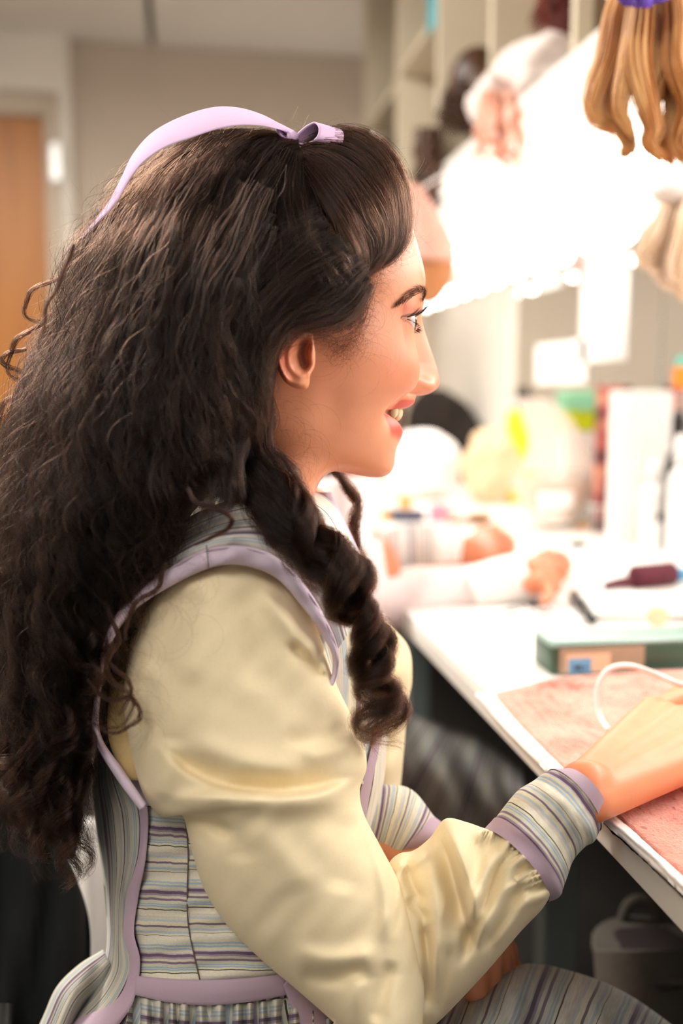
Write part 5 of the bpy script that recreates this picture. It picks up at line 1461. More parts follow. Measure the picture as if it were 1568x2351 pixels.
spec = [([(1460, -120), (1420, 20), (1400, 130), (1366, 230), (1380, 280), (1420, 300), (1440, 340)], 26), ([(1470, -120), (1440, 30), (1420, 140), (1400, 220), (1430, 290), (1446, 340), (1430, 356)], 24),
        ([(1490, -120), (1470, 20), (1462, 130), (1480, 220), (1500, 290), (1490, 330), (1520, 360)], 28), ([(1500, -120), (1500, 40), (1510, 140), (1490, 230), (1510, 320), (1540, 372)], 26),
        ([(1520, -120), (1530, 40), (1530, 150), (1556, 240), (1540, 300), (1570, 370)], 28), ([(1540, -120), (1560, 30), (1560, 140), (1590, 240), (1570, 320), (1600, 380)], 30),
        ([(1560, -120), (1600, 30), (1600, 180), (1620, 270), (1600, 360)], 30), ([(1580, -120), (1640, 40), (1650, 200), (1640, 330)], 34), ([(1475, -60), (1455, 40), (1440, 150), (1424, 250), (1446, 300)], 18),
        ([(1500, 0), (1495, 120), (1470, 180), (1466, 240)], 16), ([(1545, 40), (1530, 160), (1500, 240), (1520, 290)], 16)]
lock_hair(spec, db, 120, 'locks', M['blondehair'], e)
MB().ell(C(1540, -150, db), (.09, .08, .07), 24, 14, .05).build('cap', M['blonde'], e)
e2 = empty('bow', C(1480, -10, db - .05), 'purple satin bow tucked above the blonde wig at the top edge', 'bow')
MB().ell(C(1452, -44, db - .06), (.028, .012, .022), 16, 10, .1, Matrix.Rotation(.5, 3, 'Y').to_quaternion()).build('loop', M['purple'], e2); MB().ell(C(1505, -46, db - .06), (.026, .012, .020), 16, 10, .1).build('loop', M['purple'], e2); MB().ell(C(1478, -14, db - .062), (.010, .009, .011)).build('knot', M['purple'], e2)
# pale blonde hairpiece below it
dp = 1.25; mb = MB(); e = empty('hairpiece', C(1540, 500, dp), 'pale blonde curled hairpiece hanging under the light strip at the right', 'hairpiece')
lock_hair([([(1545, 440), (1530, 500), (1500, 560), (1484, 600), (1510, 616)], 26), ([(1560, 440), (1545, 520), (1520, 590), (1540, 650), (1570, 660)], 30), ([(1590, 440), (1580, 540), (1560, 620), (1580, 690)], 32), ([(1610, 440), (1610, 560), (1600, 660), (1620, 700)], 34)], dp, 140, 'locks', M['palehair'], e)
MB().ell(C(1580, 440, dp), (.05, .03, .02), 20, 10).build('comb', M['white'], e)

# ---- hat on a block beyond her forehead
dh = 2.1
e = empty('hat', C(985, 690, dh), 'dusty pink and tan hat hanging at the far end of the lights beyond the forehead', 'hat')
V, F, U = strip_tube([(905, 585), (915, 640), (940, 690), (960, 700)], [(1046, 590), (1040, 640), (1010, 688), (985, 700)], 30, 40, dh, .09); mk('crown', V, F, M['tan'], e)
V, F, U = strip_tube([(930, 420), (925, 470), (905, 530), (900, 590)], [(966, 425), (1000, 480), (1040, 545), (1050, 600)], 30, 40, dh, .10); mk('brim', V, F, M['pinkhat'], e)

hk = np.array([XS + .03, C(960, 430, dh)[1] + .03, ZS + .006]); MB().tube([C(958, 440, dh), C(958, 440, dh) * .5 + hk * .5, hk], .003, 8).build('hanging_cord', M['white'], e)
# ---- papers taped on the mirror
def sheet_on_wall(name, label, p0, p1, m, cat='paper', x=XW - .014, group=None):
    a = on(p0[0], p0[1], 0, x); b_ = on(p1[0], p1[1], 0, x); zc = (min(a[2], b_[2]), max(a[2], b_[2])); yc = (min(a[1], b_[1]), max(a[1], b_[1]))
    o = MB().box((x - .0012, yc[0], zc[0]), (x, yc[1], zc[1])).build(name, m, None, False)
    return named(o, label, cat, group)
sheet_on_wall('paper_sheet', 'long white paper taped on the mirror below the lights', (1340, 530), (1438, 826), M['paper'])
sheet_on_wall('paper_sheet', 'white paper taped low on the mirror left of the long sheet', (1232, 792), (1345, 880), M['paper'])
sheet_on_wall('paper_sheet', 'small white paper hanging from the light strip', (1236, 585), (1288, 655), M['paper'])
M['redtag'] = mat('red_plastic', 'd8452c', .5, .05, 20); M['orange'] = mat('orange_sticker', 'e8801e', .5, .05, 30); M['teal'] = mat('teal_plastic', '5fb7a6', .5, .05, 30)
sheet_on_wall('tag', 'small red tag hanging left of the long white paper', (1326, 596), (1340, 645), M['redtag'], 'tag')
sheet_on_wall('sticker', 'orange sticker on the mirror at the right edge of the picture', (1548, 842), (1590, 890), M['orange'], 'sticker')
sheet_on_wall('sticker', 'teal sticker directly above the orange one', (1553, 818), (1590, 841), M['teal'], 'sticker')

# ---- far part of the counter
p = at(1040, 1052); k = mpp(p); yb = py_base(p)
e = empty('wig', (p[0], p[1] + .05, ZT), 'big dark brown wig standing on the far counter beyond the mouth', 'wig')
dd = depth_of(p)
V, F, U = strip_tube([(972, 890), (940, 930), (930, 985), (938, 1040), (950, yb - 8)], [(1020, 892), (1070, 925), (1100, 965), (1140, 990), (1120, 1050), (1110, yb - 8)], 40, 40, dd, .12, disp=lambda x, y: .012 * np.sin(x / 21. + y / 33.)); mk('curls', V, F, M['deepbrown'], e)
M['tissue'] = mat('white_tissue', 'f7f2ee', .9, .02, 30, bump=.5, bump_scale=50)
def lump(name, label, cat, box, m, seed=0, noise=.12, tall=1.0):
    x0, y0, x1, y1 = box; p = at((x0 + x1) / 2, y1); y1 = py_base(p); k = mpp(p); w = (x1 - x0) * k / 2; h = (y1 - y0) * k * .5 * tall
    o = MB().ell((p[0], p[1] + w * .6, ZT + h), (w, w * .7, h), 36, 22, noise, seed=seed).build(name, m)
    me = o.data
    return named(o, label, cat)
lump('crumpled_cloth', 'crumpled white cloth heap on the counter below the dark wig', 'cloth', (885, 990, 1075, 1150), M['tissue'], 2, .10)
M['beige'] = mat('beige_paper_bag', 'dfc4a0', .8, .08, 20, bump=.4, bump_scale=40)
lump('paper_bag', 'beige crumpled bag between the white cloth heap and the clear bin', 'bag', (1075, 985, 1200, 1160), M['beige'], 3, .16)
M['yellowbag'] = mat('yellow_plastic_packet', 'e9dc2a', .35, .08, 20); M['green'] = mat('green_plastic', '8fd0a8', .4, .05, 20); M['lime'] = mat('lime_label', 'c9d400', .4, .05, 20)
# clear lidded bin with a white label
M['clear'] = mat('cloudy_clear_plastic', 'efe0d4', .25, .03, 10, alpha=.55); M['binfill'] = mat('peach_hair_nets', 'd9a06a', .8, .12, 40)
p = at(1262, 1182); dbn = depth_of(p) - .24; p = on(1272, 1190, 2, ZT); p = CAM + ray(1272, 1180) * dbn; p[2] = ZT; k = mpp(p); yb = py_base(p)
e = empty('storage_bin', (p[0], p[1], ZT), 'cloudy clear plastic bin with a propped open lid and white label', 'bin')
V, F, U = strip_tube([(1172, 1090), (1180, 1130), (1200, 1168), (1220, yb - 12)], [(1372, 1088), (1362, 1130), (1340, 1168), (1310, yb - 12)], 20, 40, dbn, .062, power=.5); mk('tub', V, F, M['clear'], e)
V, F, U = strip_tube([(1190, 1110), (1196, 1140), (1212, 1170)], [(1355, 1108), (1348, 1140), (1326, 1170)], 16, 30, dbn, .05, power=.6); mk('contents', V, F, M['binfill'], e)
V, F, U = slab([(1180, 912), (1200, 960), (1215, 1020), (1190, 1085)], [(1262, 918), (1310, 960), (1355, 1030), (1405, 1088)], 24, 12, lambda x, y: dbn - .04 + (1090 - y) * k * .35, .004); mk('lid', V, F, M['clear'], e)
V, F, U = loop([(1238, 1132, dbn - .068), (1238, 1170, dbn - .064)], (80, -4, .004), 6, 6, .0012); mk('label', V, F, M['paper'], e)
def block(name, label, cat, box, dz, m, bev=.004, turn=0.0, group=None, lift=None, push=0.0):
    """upright box standing on the counter, seen over the pixel box"""
    x0, y0, x1, y1 = box; p = at((x0 + x1) / 2, y1); p = p + [0, push, 0]; y1 = py_base(p); k = mpp(p); w = (x1 - x0) * k; h = (y1 - y0) * k
    z0b = ZT + ((y1 - lift) * k if lift else 0)
    o = MB().box((p[0] - w / 2, p[1], z0b), (p[0] + w / 2, p[1] + dz, ZT + h), bevel=bev, rot=turn).build(name, m, None, False)
    return named(o, label, cat, group), p, k, w, h
def bottle(name, label, cat, box, m, capm, shape='pump', group=None):
    x0, y0, x1, y1 = box; p = at((x0 + x1) / 2, y1); y1 = py_base(p); k = mpp(p); r = (x1 - x0) * k / 2; h = (y1 - y0) * k
    e = empty(name, (p[0], p[1] + r, ZT), label, cat, group); c = (p[0], p[1] + r, ZT)
    MB().lathe(c, [(r * .9, 0), (r, h * .03), (r, h * .62), (r * .8, h * .70), (r * .42, h * .74), (r * .42, h * .80)], 24).build('body', m, e)
    MB().lathe(c, [(r * .55, h * .76), (r * .55, h * .95), (r * .4, h)], 20).build('cap', capm, e)
    return e
# products against the mirror
o, p, k, w, h = block('packet', 'yellow plastic packet behind the clear bin, beside the dark wig', 'packet', (1165, 945, 1235, 1075), .03, M['yellowbag'], .006, .3)
block('carton', 'low white carton behind the clear bin, under the lime packet', 'box', (1292, 992, 1368, 1110), .06, M['white'], .003, .1)
o, p, k, w, h = block('packet', 'lime yellow packet with pale green lid standing on the low white carton', 'packet', (1294, 905, 1366, 1110), .05, M['lime'], .006, .1, lift=992)
mb = MB().box((p[0] - w * .58, p[1] - .004, ZT + h * .86), (p[0] + w * .58, p[1] + .055, ZT + h * 1.02), bevel=.006); lid = mb.build('lid', M['green'], o, False)
m, nt, b = new_mat('printed_card'); M['card'] = m
tc = nt.nodes.new('ShaderNodeTexCoord'); nz = nt.nodes.new('ShaderNodeTexNoise'); nz.inputs['Scale'].default_value = 16; nz.inputs['Detail'].default_value = 2
rp = nt.nodes.new('ShaderNodeValToRGB'); rp.color_ramp.elements[0].position = .28; rp.color_ramp.elements[0].color = lin('2a1c2a'); rp.color_ramp.elements[1].position = .72; rp.color_ramp.elements[1].color = lin('d8843a')
for q, cc in ((.42, '5a3440'), (.52, 'b85a55'), (.6, 'd89a84')):
    x_ = rp.color_ramp.elements.new(q); x_.color = lin(cc)
nt.links.new(tc.outputs['Object'], nz.inputs['Vector']); nt.links.new(nz.outputs['Fac'], rp.inputs[0]); nt.links.new(rp.outputs[0], b.inputs['Base Color'])
block('picture_card', 'upright card printed in orange, pink and dark plum colours', 'card', (1366, 888, 1446, 1150), .02, M['card'], .002)
block('carton', 'plain white carton standing behind the white bottles', 'box', (1450, 900, 1580, 1140), .05, M['white'], .003, push=.07)
bottle('bottle', 'black bottle at the right edge in front of the white carton', 'bottle', (1536, 945, 1590, 1160), M['black'], M['black'])
bottle('bottle', 'white squat bottle with a white cap standing left of the black bottle', 'bottle', (1482, 1060, 1540, 1228), M['white'], M['white'])
bottle('bottle', 'tall white pump bottle at the right edge, in front of the black one', 'bottle', (1540, 1000, 1592, 1290), M['white'], M['white'])
M['amber'] = mat('amber_liquid_jar', 'e8a24a', .3, .06, 30)
bottle('jar', 'small amber jar with white lid left of the white bottles', 'jar', (1430, 1130, 1480, 1222), M['amber'], M['white'])
bottle('bottle', 'small dark capped bottle standing in front of the white bottles', 'bottle', (1506, 1180, 1528, 1240), M['white'], M['black'])
# wire basket
p = at(1405, 1195); k = mpp(p); e = empty('wire_basket', (p[0], p[1], ZT), 'silver wire basket between the clear bin and the white bottles', 'basket')
for i in range(9):
    q = i / 8
    mb = MB(); a = np.array([p[0] - .045 + .09 * q, p[1], ZT + .003]); mb.tube([a, a + [.0, .0, .055], ], .0014, 6); mb.tube([a, a + [0, .10, 0], a + [0, .10, .055]], .0014, 6); mb.build('wire', M['steel'], e)
mb = MB(); a = np.array([p[0] - .045, p[1], ZT + .058]); mb.tube([a, a + [.09, 0, 0], a + [.09, .10, 0], a + [0, .10, 0], a], .0022, 8); mb.build('rim', M['steel'], e)
# little make-up pots and brushes by the far woman
M['navy'] = mat('navy_plastic', '32304e', .4, .1, 20); M['pinkp'] = mat('pink_plastic', 'e98aa0', .4, .06, 20); M['brown'] = mat('brown_wood', '8a5c2c', .5, .15, 30)
M['gold'] = mat('golden_powder', 'd8a050', .5, .1, 30)
for i, (bx, mm, lb, ct_) in enumerate([((868, 1160, 906, 1196), M['amber'], 'small orange pot farthest left on the counter past the curls', 'pot'), ((905, 1176, 985, 1200), M['navy'], 'flat navy compact beside the small orange pot', 'compact'),
                                  ((918, 1140, 950, 1178), M['gold'], 'golden powder pot behind the navy compact', 'pot'), ((990, 1160, 1030, 1200), M['pinkp'], 'pink pot right of the navy compact', 'pot'), ((1030, 1150, 1064, 1196), M['white'], 'white round pot next to the pink pot', 'pot')]):
    x0, y0, x1, y1 = bx; p = at((x0 + x1) / 2, y1); y1 = py_base(p); k = mpp(p); r = (x1 - x0) * k / 2; h = (y1 - y0) * k
    mb = MB().lathe((p[0], p[1] + r, ZT), [(r * .95, 0), (r, h * .05), (r, h * .6), (r * .97, h * .62)], 24); o = mb.build(ct_, mm); named(o, lb, ct_)
    MB().lathe((p[0], p[1] + r, ZT), [(r * 1.02, h * .62), (r * 1.02, h * .96), (r * .95, h)], 24).build('lid', mm if i else M['white'], o)
p = at(1106, 1208); k = mpp(p)
e = empty('hairbrush', p, 'brown wooden hairbrush lying behind the far woman hand', 'brush')
q = Matrix.Rotation(-.1, 3, 'Z').to_quaternion(); MB().ell((p[0], p[1] + .02, ZT + .016), (.032, .02, .014), 20, 12, 0, q).build('head', M['brown'], e); MB().tube([(p[0] - .03, p[1] + .02, ZT + .012), (p[0] - .075, p[1] + .025, ZT + .010)], [.007, .006]).build('handle', M['brown'], e)
for (px_, py_, lb) in ((1328, 1258, 'dark hair clip lying alone on the white counter'),):
    p = at(px_, py_); o = MB().ell((p[0], p[1], ZT + .006), (.020, .008, .006), 18, 10).tube([(p[0] - .018, p[1], ZT + .008), (p[0], p[1] + .012, ZT + .010), (p[0] + .02, p[1] + .004, ZT + .006)], .0025, 8).build('hair_clip', M['black']); named(o, lb, 'clip')
p = at(1350, 1215); o = MB().ell((p[0], p[1], ZT + .008), (.035, .02, .008), 20, 10, .1).build('powder_puff', M['gold']); named(o, 'golden powder puff lying in front of the wire basket', 'puff')
# maroon round brush with blue end
M['maroon'] = mat('maroon_bristles', '5a1a2a', .8, .2, 200, bump=.8, bump_scale=300); M['bluepl'] = mat('blue_plastic', '3f9fd0', .35, .03, 20)
a = at(1452, 1352); b2 = at(1545, 1342); ax = (b2 - a) / np.linalg.norm(b2 - a); L = np.linalg.norm(b2 - a)
e = empty('round_brush', a, 'maroon round hairbrush lying near the right edge behind the white dispenser', 'brush')
MB().lathe((a[0], a[1], ZT + .019), [(.012, 0), (.019, .004), (.019, L - .004), (.012, L)], 20, ax).build('bristle_barrel', M['maroon'], e)
h0 = np.array([a[0], a[1], ZT + .012]); MB().tube([h0, h0 - ax * .03, h0 - ax * .055 - [0, 0, .003]], [.010, .008, .006]).build('handle', M['maroon'], e)
t0_ = np.array([b2[0], b2[1], ZT + .015]); MB().tube([t0_, t0_ + ax * .035], [.012, .011], 12).build('end_cap', M['bluepl'], e)
# white tape dispenser shape, white tray/paper, black pen
p = at(1452, 1432); k = mpp(p); e = empty('dispenser', (p[0], p[1] + .02, ZT), 'white rounded dispenser lying behind the green tin', 'dispenser')
V, F, U = strip_tube([(1372, 1400), (1400, 1372), (1440, 1362), (1480, 1358), (1530, 1372), (1600, 1376)], [(1376, 1422), (1405, 1424), (1450, 1426), (1490, 1424), (1530, 1422), (1600, 1420)], 40, 30, depth_of(p) + .03, .028, power=.7); mk('shell', V, F, M['white'], e)
hb = on(1486, 1404, 2, ZT + .02); MB().lathe((hb[0] - .004, hb[1] - .035, ZT + .022), [(.006, 0), (.014, .001), (.014, .004), (.006, .005)], 20, (-.2, -1, 0)).build('spool_hub', M['beige'], e)
a = on(1318, 1366, 2, ZT + .009); b2 = on(1360, 1424, 2, ZT + .009)
e = empty('pen', (a + b2) / 2 * [1, 1, 0] + [0, 0, ZT], 'thick black marker lying left of the white dispenser', 'pen')
MB().tube([a, a * .35 + b2 * .65], [.0085, .0085], 12).build('barrel', M['black'], e); MB().tube([a * .35 + b2 * .65, b2], [.0078, .006], 12).build('cap', M['black'], e)
def flat_quad(name, label, cat, pts, m, h=.0015, z=ZT):
    P = [on(x, y, 2, z + h) for x, y in pts]; n = len(P)
    V = [tuple(q) for q in P] + [(q[0], q[1], z + .0002) for q in P]
    F = [list(range(n)), [n + i for i in range(n)][::-1]] + [[i, n + i, n + (i + 1) % n, (i + 1) % n] for i in range(n)]
    return named(mk(name, V, F, m, None, False), label, cat)
flat_quad('paper_sheet', 'white paper lying under the black marker', 'paper', [(1272, 1366), (1440, 1350), (1560, 1420), (1320, 1428)], M['paper'], .002)
# printed sheet of notes near the far woman's sleeve
o = flat_quad('notes_sheet', 'white sheet with lines of dark writing in front of the far woman sleeve', 'paper', [(1055, 1420), (1230, 1375), (1322, 1425), (1080, 1446)], M['paper'], .0012)
rg = np.random.default_rng(21); mb = MB()
for r_ in range(3):
    for q in range(10):
        u0 = q / 10 + .02; v0 = .12 + r_ * .30
        def qd(u, v):
            A_ = np.array([1055, 1420]) * (1 - u) + np.array([1230, 1375]) * u; B_ = np.array([1080, 1446]) * (1 - u) + np.array([1322, 1425]) * u
            s = A_ * (1 - v) + B_ * v; return on(s[0], s[1], 2, ZT + .0015)
        w = rg.uniform(.03, .085); P = [qd(u0, v0), qd(u0 + w, v0), qd(u0 + w, v0 + .17), qd(u0, v0 + .17)]
        mb.add(P + [p_ - [0, 0, .0002] for p_ in P], [[0, 1, 2, 3], [7, 6, 5, 4], [0, 4, 5, 1], [1, 5, 6, 2], [2, 6, 7, 3], [3, 7, 4, 0]])
tag(mb.build('writing', M['black'], o, False), kind='stuff')
flat_quad('paper_sheet', 'white papers spread on the counter past the far woman fingers', 'paper', [(1310, 1262), (1560, 1250), (1600, 1330), (1330, 1345)], M['paper'], .0012)
# ---- green tin with blue label
M['tin'] = mat('dark_green_tin', '34503f', .35, .05, 20); M['tinlid'] = mat('pale_green_lid', '8aa59c', .3, .03, 20); M['kraft'] = mat('kraft_band', 'a2927a', .7, .06, 40); M['bluelab'] = mat('blue_label', '6aa6cf', .6, .04, 40); M['peach'] = mat('peach_label', 'e6c3a4', .7, .03, 40)
a = at(1264, 1552); b2 = at(1640, 1534); ax = (b2 - a)[:2]; L = np.linalg.norm(ax); ax /= L; nx = np.array([-ax[1], ax[0]])
hgt = (1552 - 1474) * mpp(a) * 1.02; wid = .055
e = empty('tin_box', (a[0] + ax[0] * L / 2, a[1] + ax[1] * L / 2, ZT), 'long green tin box with blue label behind the peach towel', 'box')
def obox(u0, u1, v0, v1, z0_, z1_, bev=.0):
    bm = bmesh.new(); bmesh.ops.create_cube(bm, size=1)
    for v in bm.verts: v.co = Vector((u0 + (v.co.x + .5) * (u1 - u0), v0 + (v.co.y + .5) * (v1 - v0), z0_ + (v.co.z + .5) * (z1_ - z0_)))
    if bev: bmesh.ops.bevel(bm, geom=list(bm.edges), offset=bev, segments=3, profile=.5, affect='EDGES')
    bm.verts.index_update()
    V = [(a[0] + ax[0] * v.co.x + nx[0] * v.co.y, a[1] + ax[1] * v.co.x + nx[1] * v.co.y, ZT + v.co.z) for v in bm.verts]; F = [[v.index for v in f.verts] for f in bm.faces]; bm.free()
    return V, F
V, F = obox(0, L, 0, wid, 0, hgt * .86, .004); mk('body', V, F, M['tin'], e)
V, F = obox(-.001, L + .001, -.001, wid + .001, hgt * .80, hgt, .004); mk('lid', V, F, M['tinlid'], e)
V, F = obox(L * .05, L * .56, -.0012, .002, .002, hgt * .80); mk('paper_band', V, F, M['kraft'], e, False)
V, F = obox(L * .085, L * .35, -.0022, .002, .003, hgt * .62); pl_ = mk('label', V, F, M['peach'], e, False)
V, F = obox(L * .10, L * .235, -.0030, .002, .003, hgt * .50); bl = mk('blue_square', V, F, M['bluelab'], pl_, False)
mb = MB()
for (u, w, z, h_) in ((.13, .03, .2, .22), (.165, .012, .12, .34), (.19, .02, .24, .10), (.145, .02, .36, .05)):
    V, F = obox(L * u, L * (u + w), -.0036, .002, .003 + hgt * .5 * z, .003 + hgt * .5 * (z + h_)); mb.add(V, F)
mb.build('printed_mark', M['navy'], pl_, False)
# ---- towel: terry pile, white hem
m, nt, b = new_mat('peach_terry_towel'); M['towel'] = m
tc = nt.nodes.new('ShaderNodeTexCoord'); nz = nt.nodes.new('ShaderNodeTexNoise'); nz.inputs['Scale'].default_value = 420; nz.inputs['Detail'].default_value = 3
n2 = nt.nodes.new('ShaderNodeTexNoise'); n2.inputs['Scale'].default_value = 22; n2.inputs['Detail'].default_value = 5
ad = nt.nodes.new('ShaderNodeMath'); ad.operation = 'MULTIPLY_ADD'; ad.inputs[1].default_value = .25; nt.links.new(nz.outputs[0], ad.inputs[0]); nt.links.new(n2.outputs[0], ad.inputs[2])
rp = nt.nodes.new('ShaderNodeValToRGB'); rp.color_ramp.elements[0].position = .48; rp.color_ramp.elements[1].position = .78; rp.color_ramp.elements[0].color = lin('e87c64'); rp.color_ramp.elements[1].color = lin('f3a892')
nt.links.new(tc.outputs['Object'], nz.inputs['Vector']); nt.links.new(tc.outputs['Object'], n2.inputs['Vector']); nt.links.new(ad.outputs[0], rp.inputs[0]); nt.links.new(rp.outputs[0], b.inputs['Base Color'])
b.inputs['Roughness'].default_value = 1; b.inputs['Sheen Weight'].default_value = .5
bp = nt.nodes.new('ShaderNodeBump'); bp.inputs['Strength'].default_value = 1; bp.inputs['Distance'].default_value = .003; nt.links.new(nz.outputs[0], bp.inputs['Height']); nt.links.new(bp.outputs[0], b.inputs['Normal'])
M['hem'] = mat('white_towel_hem', 'fbf3ee', .95, .03, 60, bump=.4, bump_scale=200)
def towel(Lp, Rp, n, m_, h, name, mm, parent, seed=0):
    l, r = cr(Lp, n), cr(Rp, n); w = np.linspace(0, 1, m_)
    PX = l[:, :1] + (r[:, :1] - l[:, :1]) * w; PY = l[:, 1:2] + (r[:, 1:2] - l[:, 1:2]) * w
    rg = np.random.default_rng(seed); t = np.linspace(0, 1, n)[:, None]
    Z = h + .0012 * np.sin(9 * w[None, :] + 3 * np.sin(7 * t)) * np.sin(12 * t) + rg.normal(0, .00035, PX.shape)
    edge = np.minimum(np.minimum(w, 1 - w)[None, :] * m_, np.minimum(t, 1 - t) * n); Z = Z * np.clip(edge / 2.5, .25, 1) ** .5
    A = np.array([[on(PX[i, k], PY[i, k], 2, ZT + Z[i, k]) for k in range(m_)] for i in range(n)]); B = A.copy(); B[..., 2] = ZT + .0004
    N = n * m_; V = np.concatenate([A.reshape(-1, 3), B.reshape(-1, 3)]); F = []
    for i in range(n - 1):
        for k in range(m_ - 1):
            f = [i * m_ + k, i * m_ + k + 1, (i + 1) * m_ + k + 1, (i + 1) * m_ + k]; F.append(f); F.append([x + N for x in f[::-1]])
    for i in range(n - 1):
        for k in (0, m_ - 1): F.append([i * m_ + k, (i + 1) * m_ + k, N + (i + 1) * m_ + k, N + i * m_ + k])
    for k in range(m_ - 1):
        for i in (0, n - 1): F.append([i * m_ + k, i * m_ + k + 1, N + i * m_ + k + 1, N + i * m_ + k])
    return mk(name, V, F, mm, parent)
tw = towel([(1128, 1592), (1210, 1680), (1300, 1770), (1420, 1880), (1568, 2016), (1700, 2140)], [(1270, 1556), (1420, 1546), (1568, 1538), (1700, 1560), (1800, 1640), (1900, 1760)], 90, 110, .006, 'towel', M['towel'], None, 1)
named(tw, 'peach terry towel with white hem spread on the counter under the hand', 'towel')
towel([(1092, 1592), (1180, 1690), (1290, 1796), (1400, 1892), (1540, 2018), (1690, 2150)], [(1130, 1588), (1212, 1680), (1302, 1770), (1424, 1880), (1572, 2014), (1704, 2138)], 90, 10, .0075, 'hem', M['hem'], tw, 2)
# white cable arching over the towel
cb = [(1440, 1850, .012), (1402, 1690, .012), (1376, 1640, .03), (1370, 1588, .06), (1392, 1540, .085), (1440, 1528, .085), (1500, 1545, .07), (1568, 1578, .05), (1650, 1620, .02), (1720, 1640, .012)]
cb = [(1398, 1678, .014), (1376, 1640, .022), (1370, 1590, .040), (1390, 1542, .058), (1440, 1528, .062), (1500, 1545, .054), (1568, 1572, .044), (1640, 1548, .020), (1740, 1520, .0105)]
P = np.array([on(x, y, 2, ZT + z) for x, y, z in cb]); tt = np.linspace(0, len(P) - 1, 90); P = np.stack([cr(np.column_stack([P[:, 0] * 1000, P[:, 1] * 1000, P[:, 2] * 1000]), 90)[:, i] / 1000 for i in range(3)], 1)
M['cable'] = mat('white_cable', 'f4dcd8', .35, .02, 20)
o = MB().tube(P, .0026, 10).build('cable', M['cable']); named(o, 'thin white cable arching over the peach towel by the wrist', 'cable')

# ------------------------------------------------------------------ the next woman at the counter, mostly hidden
M['skin2'] = skin_mat('rosy_skin', 'd4825f'); M['lilacstripe'] = stripe_mat('pale_lilac_stripes', 2.2, 1, 1.15, 200, soft=True, satur=.5)
M['pinkwhite'] = mat('pale_pink_cotton', 'ecd9d8', .9, .07, 14, bump=.2, bump_scale=120); M['whitecuff'] = mat('white_cotton_cuff', 'f8f3ef', .9, .02, 30)
d2 = 1.74; z2 = ZT + .012
wr2 = [hp(1225, 1310, z2 + .028), hp(1230, 1325, z2 + .024), hp(1225, 1340, z2 + .022)]
kn3 = [hp(1252, 1282, z2 + .030), hp(1262, 1300, z2 + .028), hp(1262, 1322, z2 + .024), hp(1252, 1346, z2 + .018)]
cl3 = [[hp(1285, 1276, z2 + .028), hp(1300, 1284, z2 + .016), hp(1306, 1302, z2 + .008)], [hp(1290, 1300, z2 + .024), hp(1296, 1316, z2 + .012), hp(1290, 1326, z2 + .008)],
       [hp(1276, 1334, z2 + .020), hp(1276, 1352, z2 + .010), hp(1266, 1358, z2 + .008)], [hp(1262, 1364, z2 + .012), hp(1256, 1378, z2 + .009), hp(1248, 1382, z2 + .008)]]
caps3 = hand_caps(wr2, kn3, 1, cl3, rs=1.0, thumb=[hp(1226, 1300, z2 + .028), hp(1245, 1280, z2 + .030), hp(1262, 1272, z2 + .024)])
caps3 += [(C(1000, 1365, 1.475), .026, hp(1225, 1322, z2 + .026), .024)]
aV, aF = capsules(caps3, .003, 5)
wr4 = [hp(1075, 1262, z2 + .034), hp(1078, 1272, z2 + .03)]
kn4 = [hp(1120, 1232, z2 + .045), hp(1128, 1250, z2 + .040), hp(1130, 1268, z2 + .032), hp(1126, 1284, z2 + .022)]
cl4 = [[hp(1160, 1232, z2 + .045), hp(1176, 1248, z2 + .030), hp(1168, 1262, z2 + .020)], [hp(1165, 1255, z2 + .036), hp(1175, 1270, z2 + .022), hp(1160, 1280, z2 + .014)],
       [hp(1160, 1275, z2 + .026), hp(1165, 1288, z2 + .014), hp(1150, 1292, z2 + .010)], [hp(1148, 1290, z2 + .016), hp(1150, 1300, z2 + .010), hp(1140, 1302, z2 + .009)]]
caps4 = hand_caps(wr4, kn4, 1, cl4, rs=1.05, thumb=[hp(1080, 1255, z2 + .036), hp(1110, 1222, z2 + .046), hp(1140, 1216, z2 + .040)])
caps4 += [(C(900, 1266, 1.665), .026, hp(1076, 1266, z2 + .034), .025)]
bV, bF = capsules(caps4, .003, 5)
dt = 1.58
tr = [(C(780, 1330, dt), .10, C(740, 1700, dt), .11), (C(790, 1240, dt - .08), .055, C(790, 1240, dt + .18), .055), (C(800, 1190, dt), .05, C(790, 1080, dt), .05), (C(740, 1760, dt - .06), .065, C(1000, 1800, dt - .1), .05), (C(740, 1760, dt + .1), .065, C(1000, 1760, dt + .06), .05)]
cV, cF = capsules(tr, .010, 5)
hV2, hF2 = capsules([(C(800, 985, dt), .085, C(770, 960, dt), .095), (C(810, 1010, dt), .07, C(830, 1060, dt), .045), (C(862, 1010, dt), .018, C(872, 1026, dt), .012)], .006, 4)
Vs = [aV, bV, cV, hV2]; Fs = [aF, bF, cF, hF2]; BV = np.concatenate(Vs); BF = []; off_ = 0
for v, f in zip(Vs, Fs): BF += [[i + off_ for i in q] for q in f]; off_ += len(v)
pw = mk('person', BV, BF, M['skin2'], None, True, tint=np.ones((len(BV), 3)))
tag(pw, 'second seated person in pale pink striped sleeves resting both hands on the counter', 'person')
V, F, U = strip_tube([(700, 1100), (680, 1400), (690, 1560), (700, 1720)], [(872, 1090), (884, 1300), (880, 1440), (860, 1720)], 40, 40, dt, .17); mk('bodice', V, F, M['pinkwhite'], pw, uv=U)
V, F, U = strip_tube([(850, 1455), (930, 1448), (1020, 1420), (1110, 1392)], [(850, 1335), (930, 1320), (1010, 1305), (1080, 1296)], 60, 40, lambda t: 1.46 + .02 * t, lambda t: .050 - .010 * t, disp=lambda x, y: .006 * np.sin(x / 23. + y / 40.)); mk('sleeve', V, F, M['pinkwhite'], pw, uv=U)
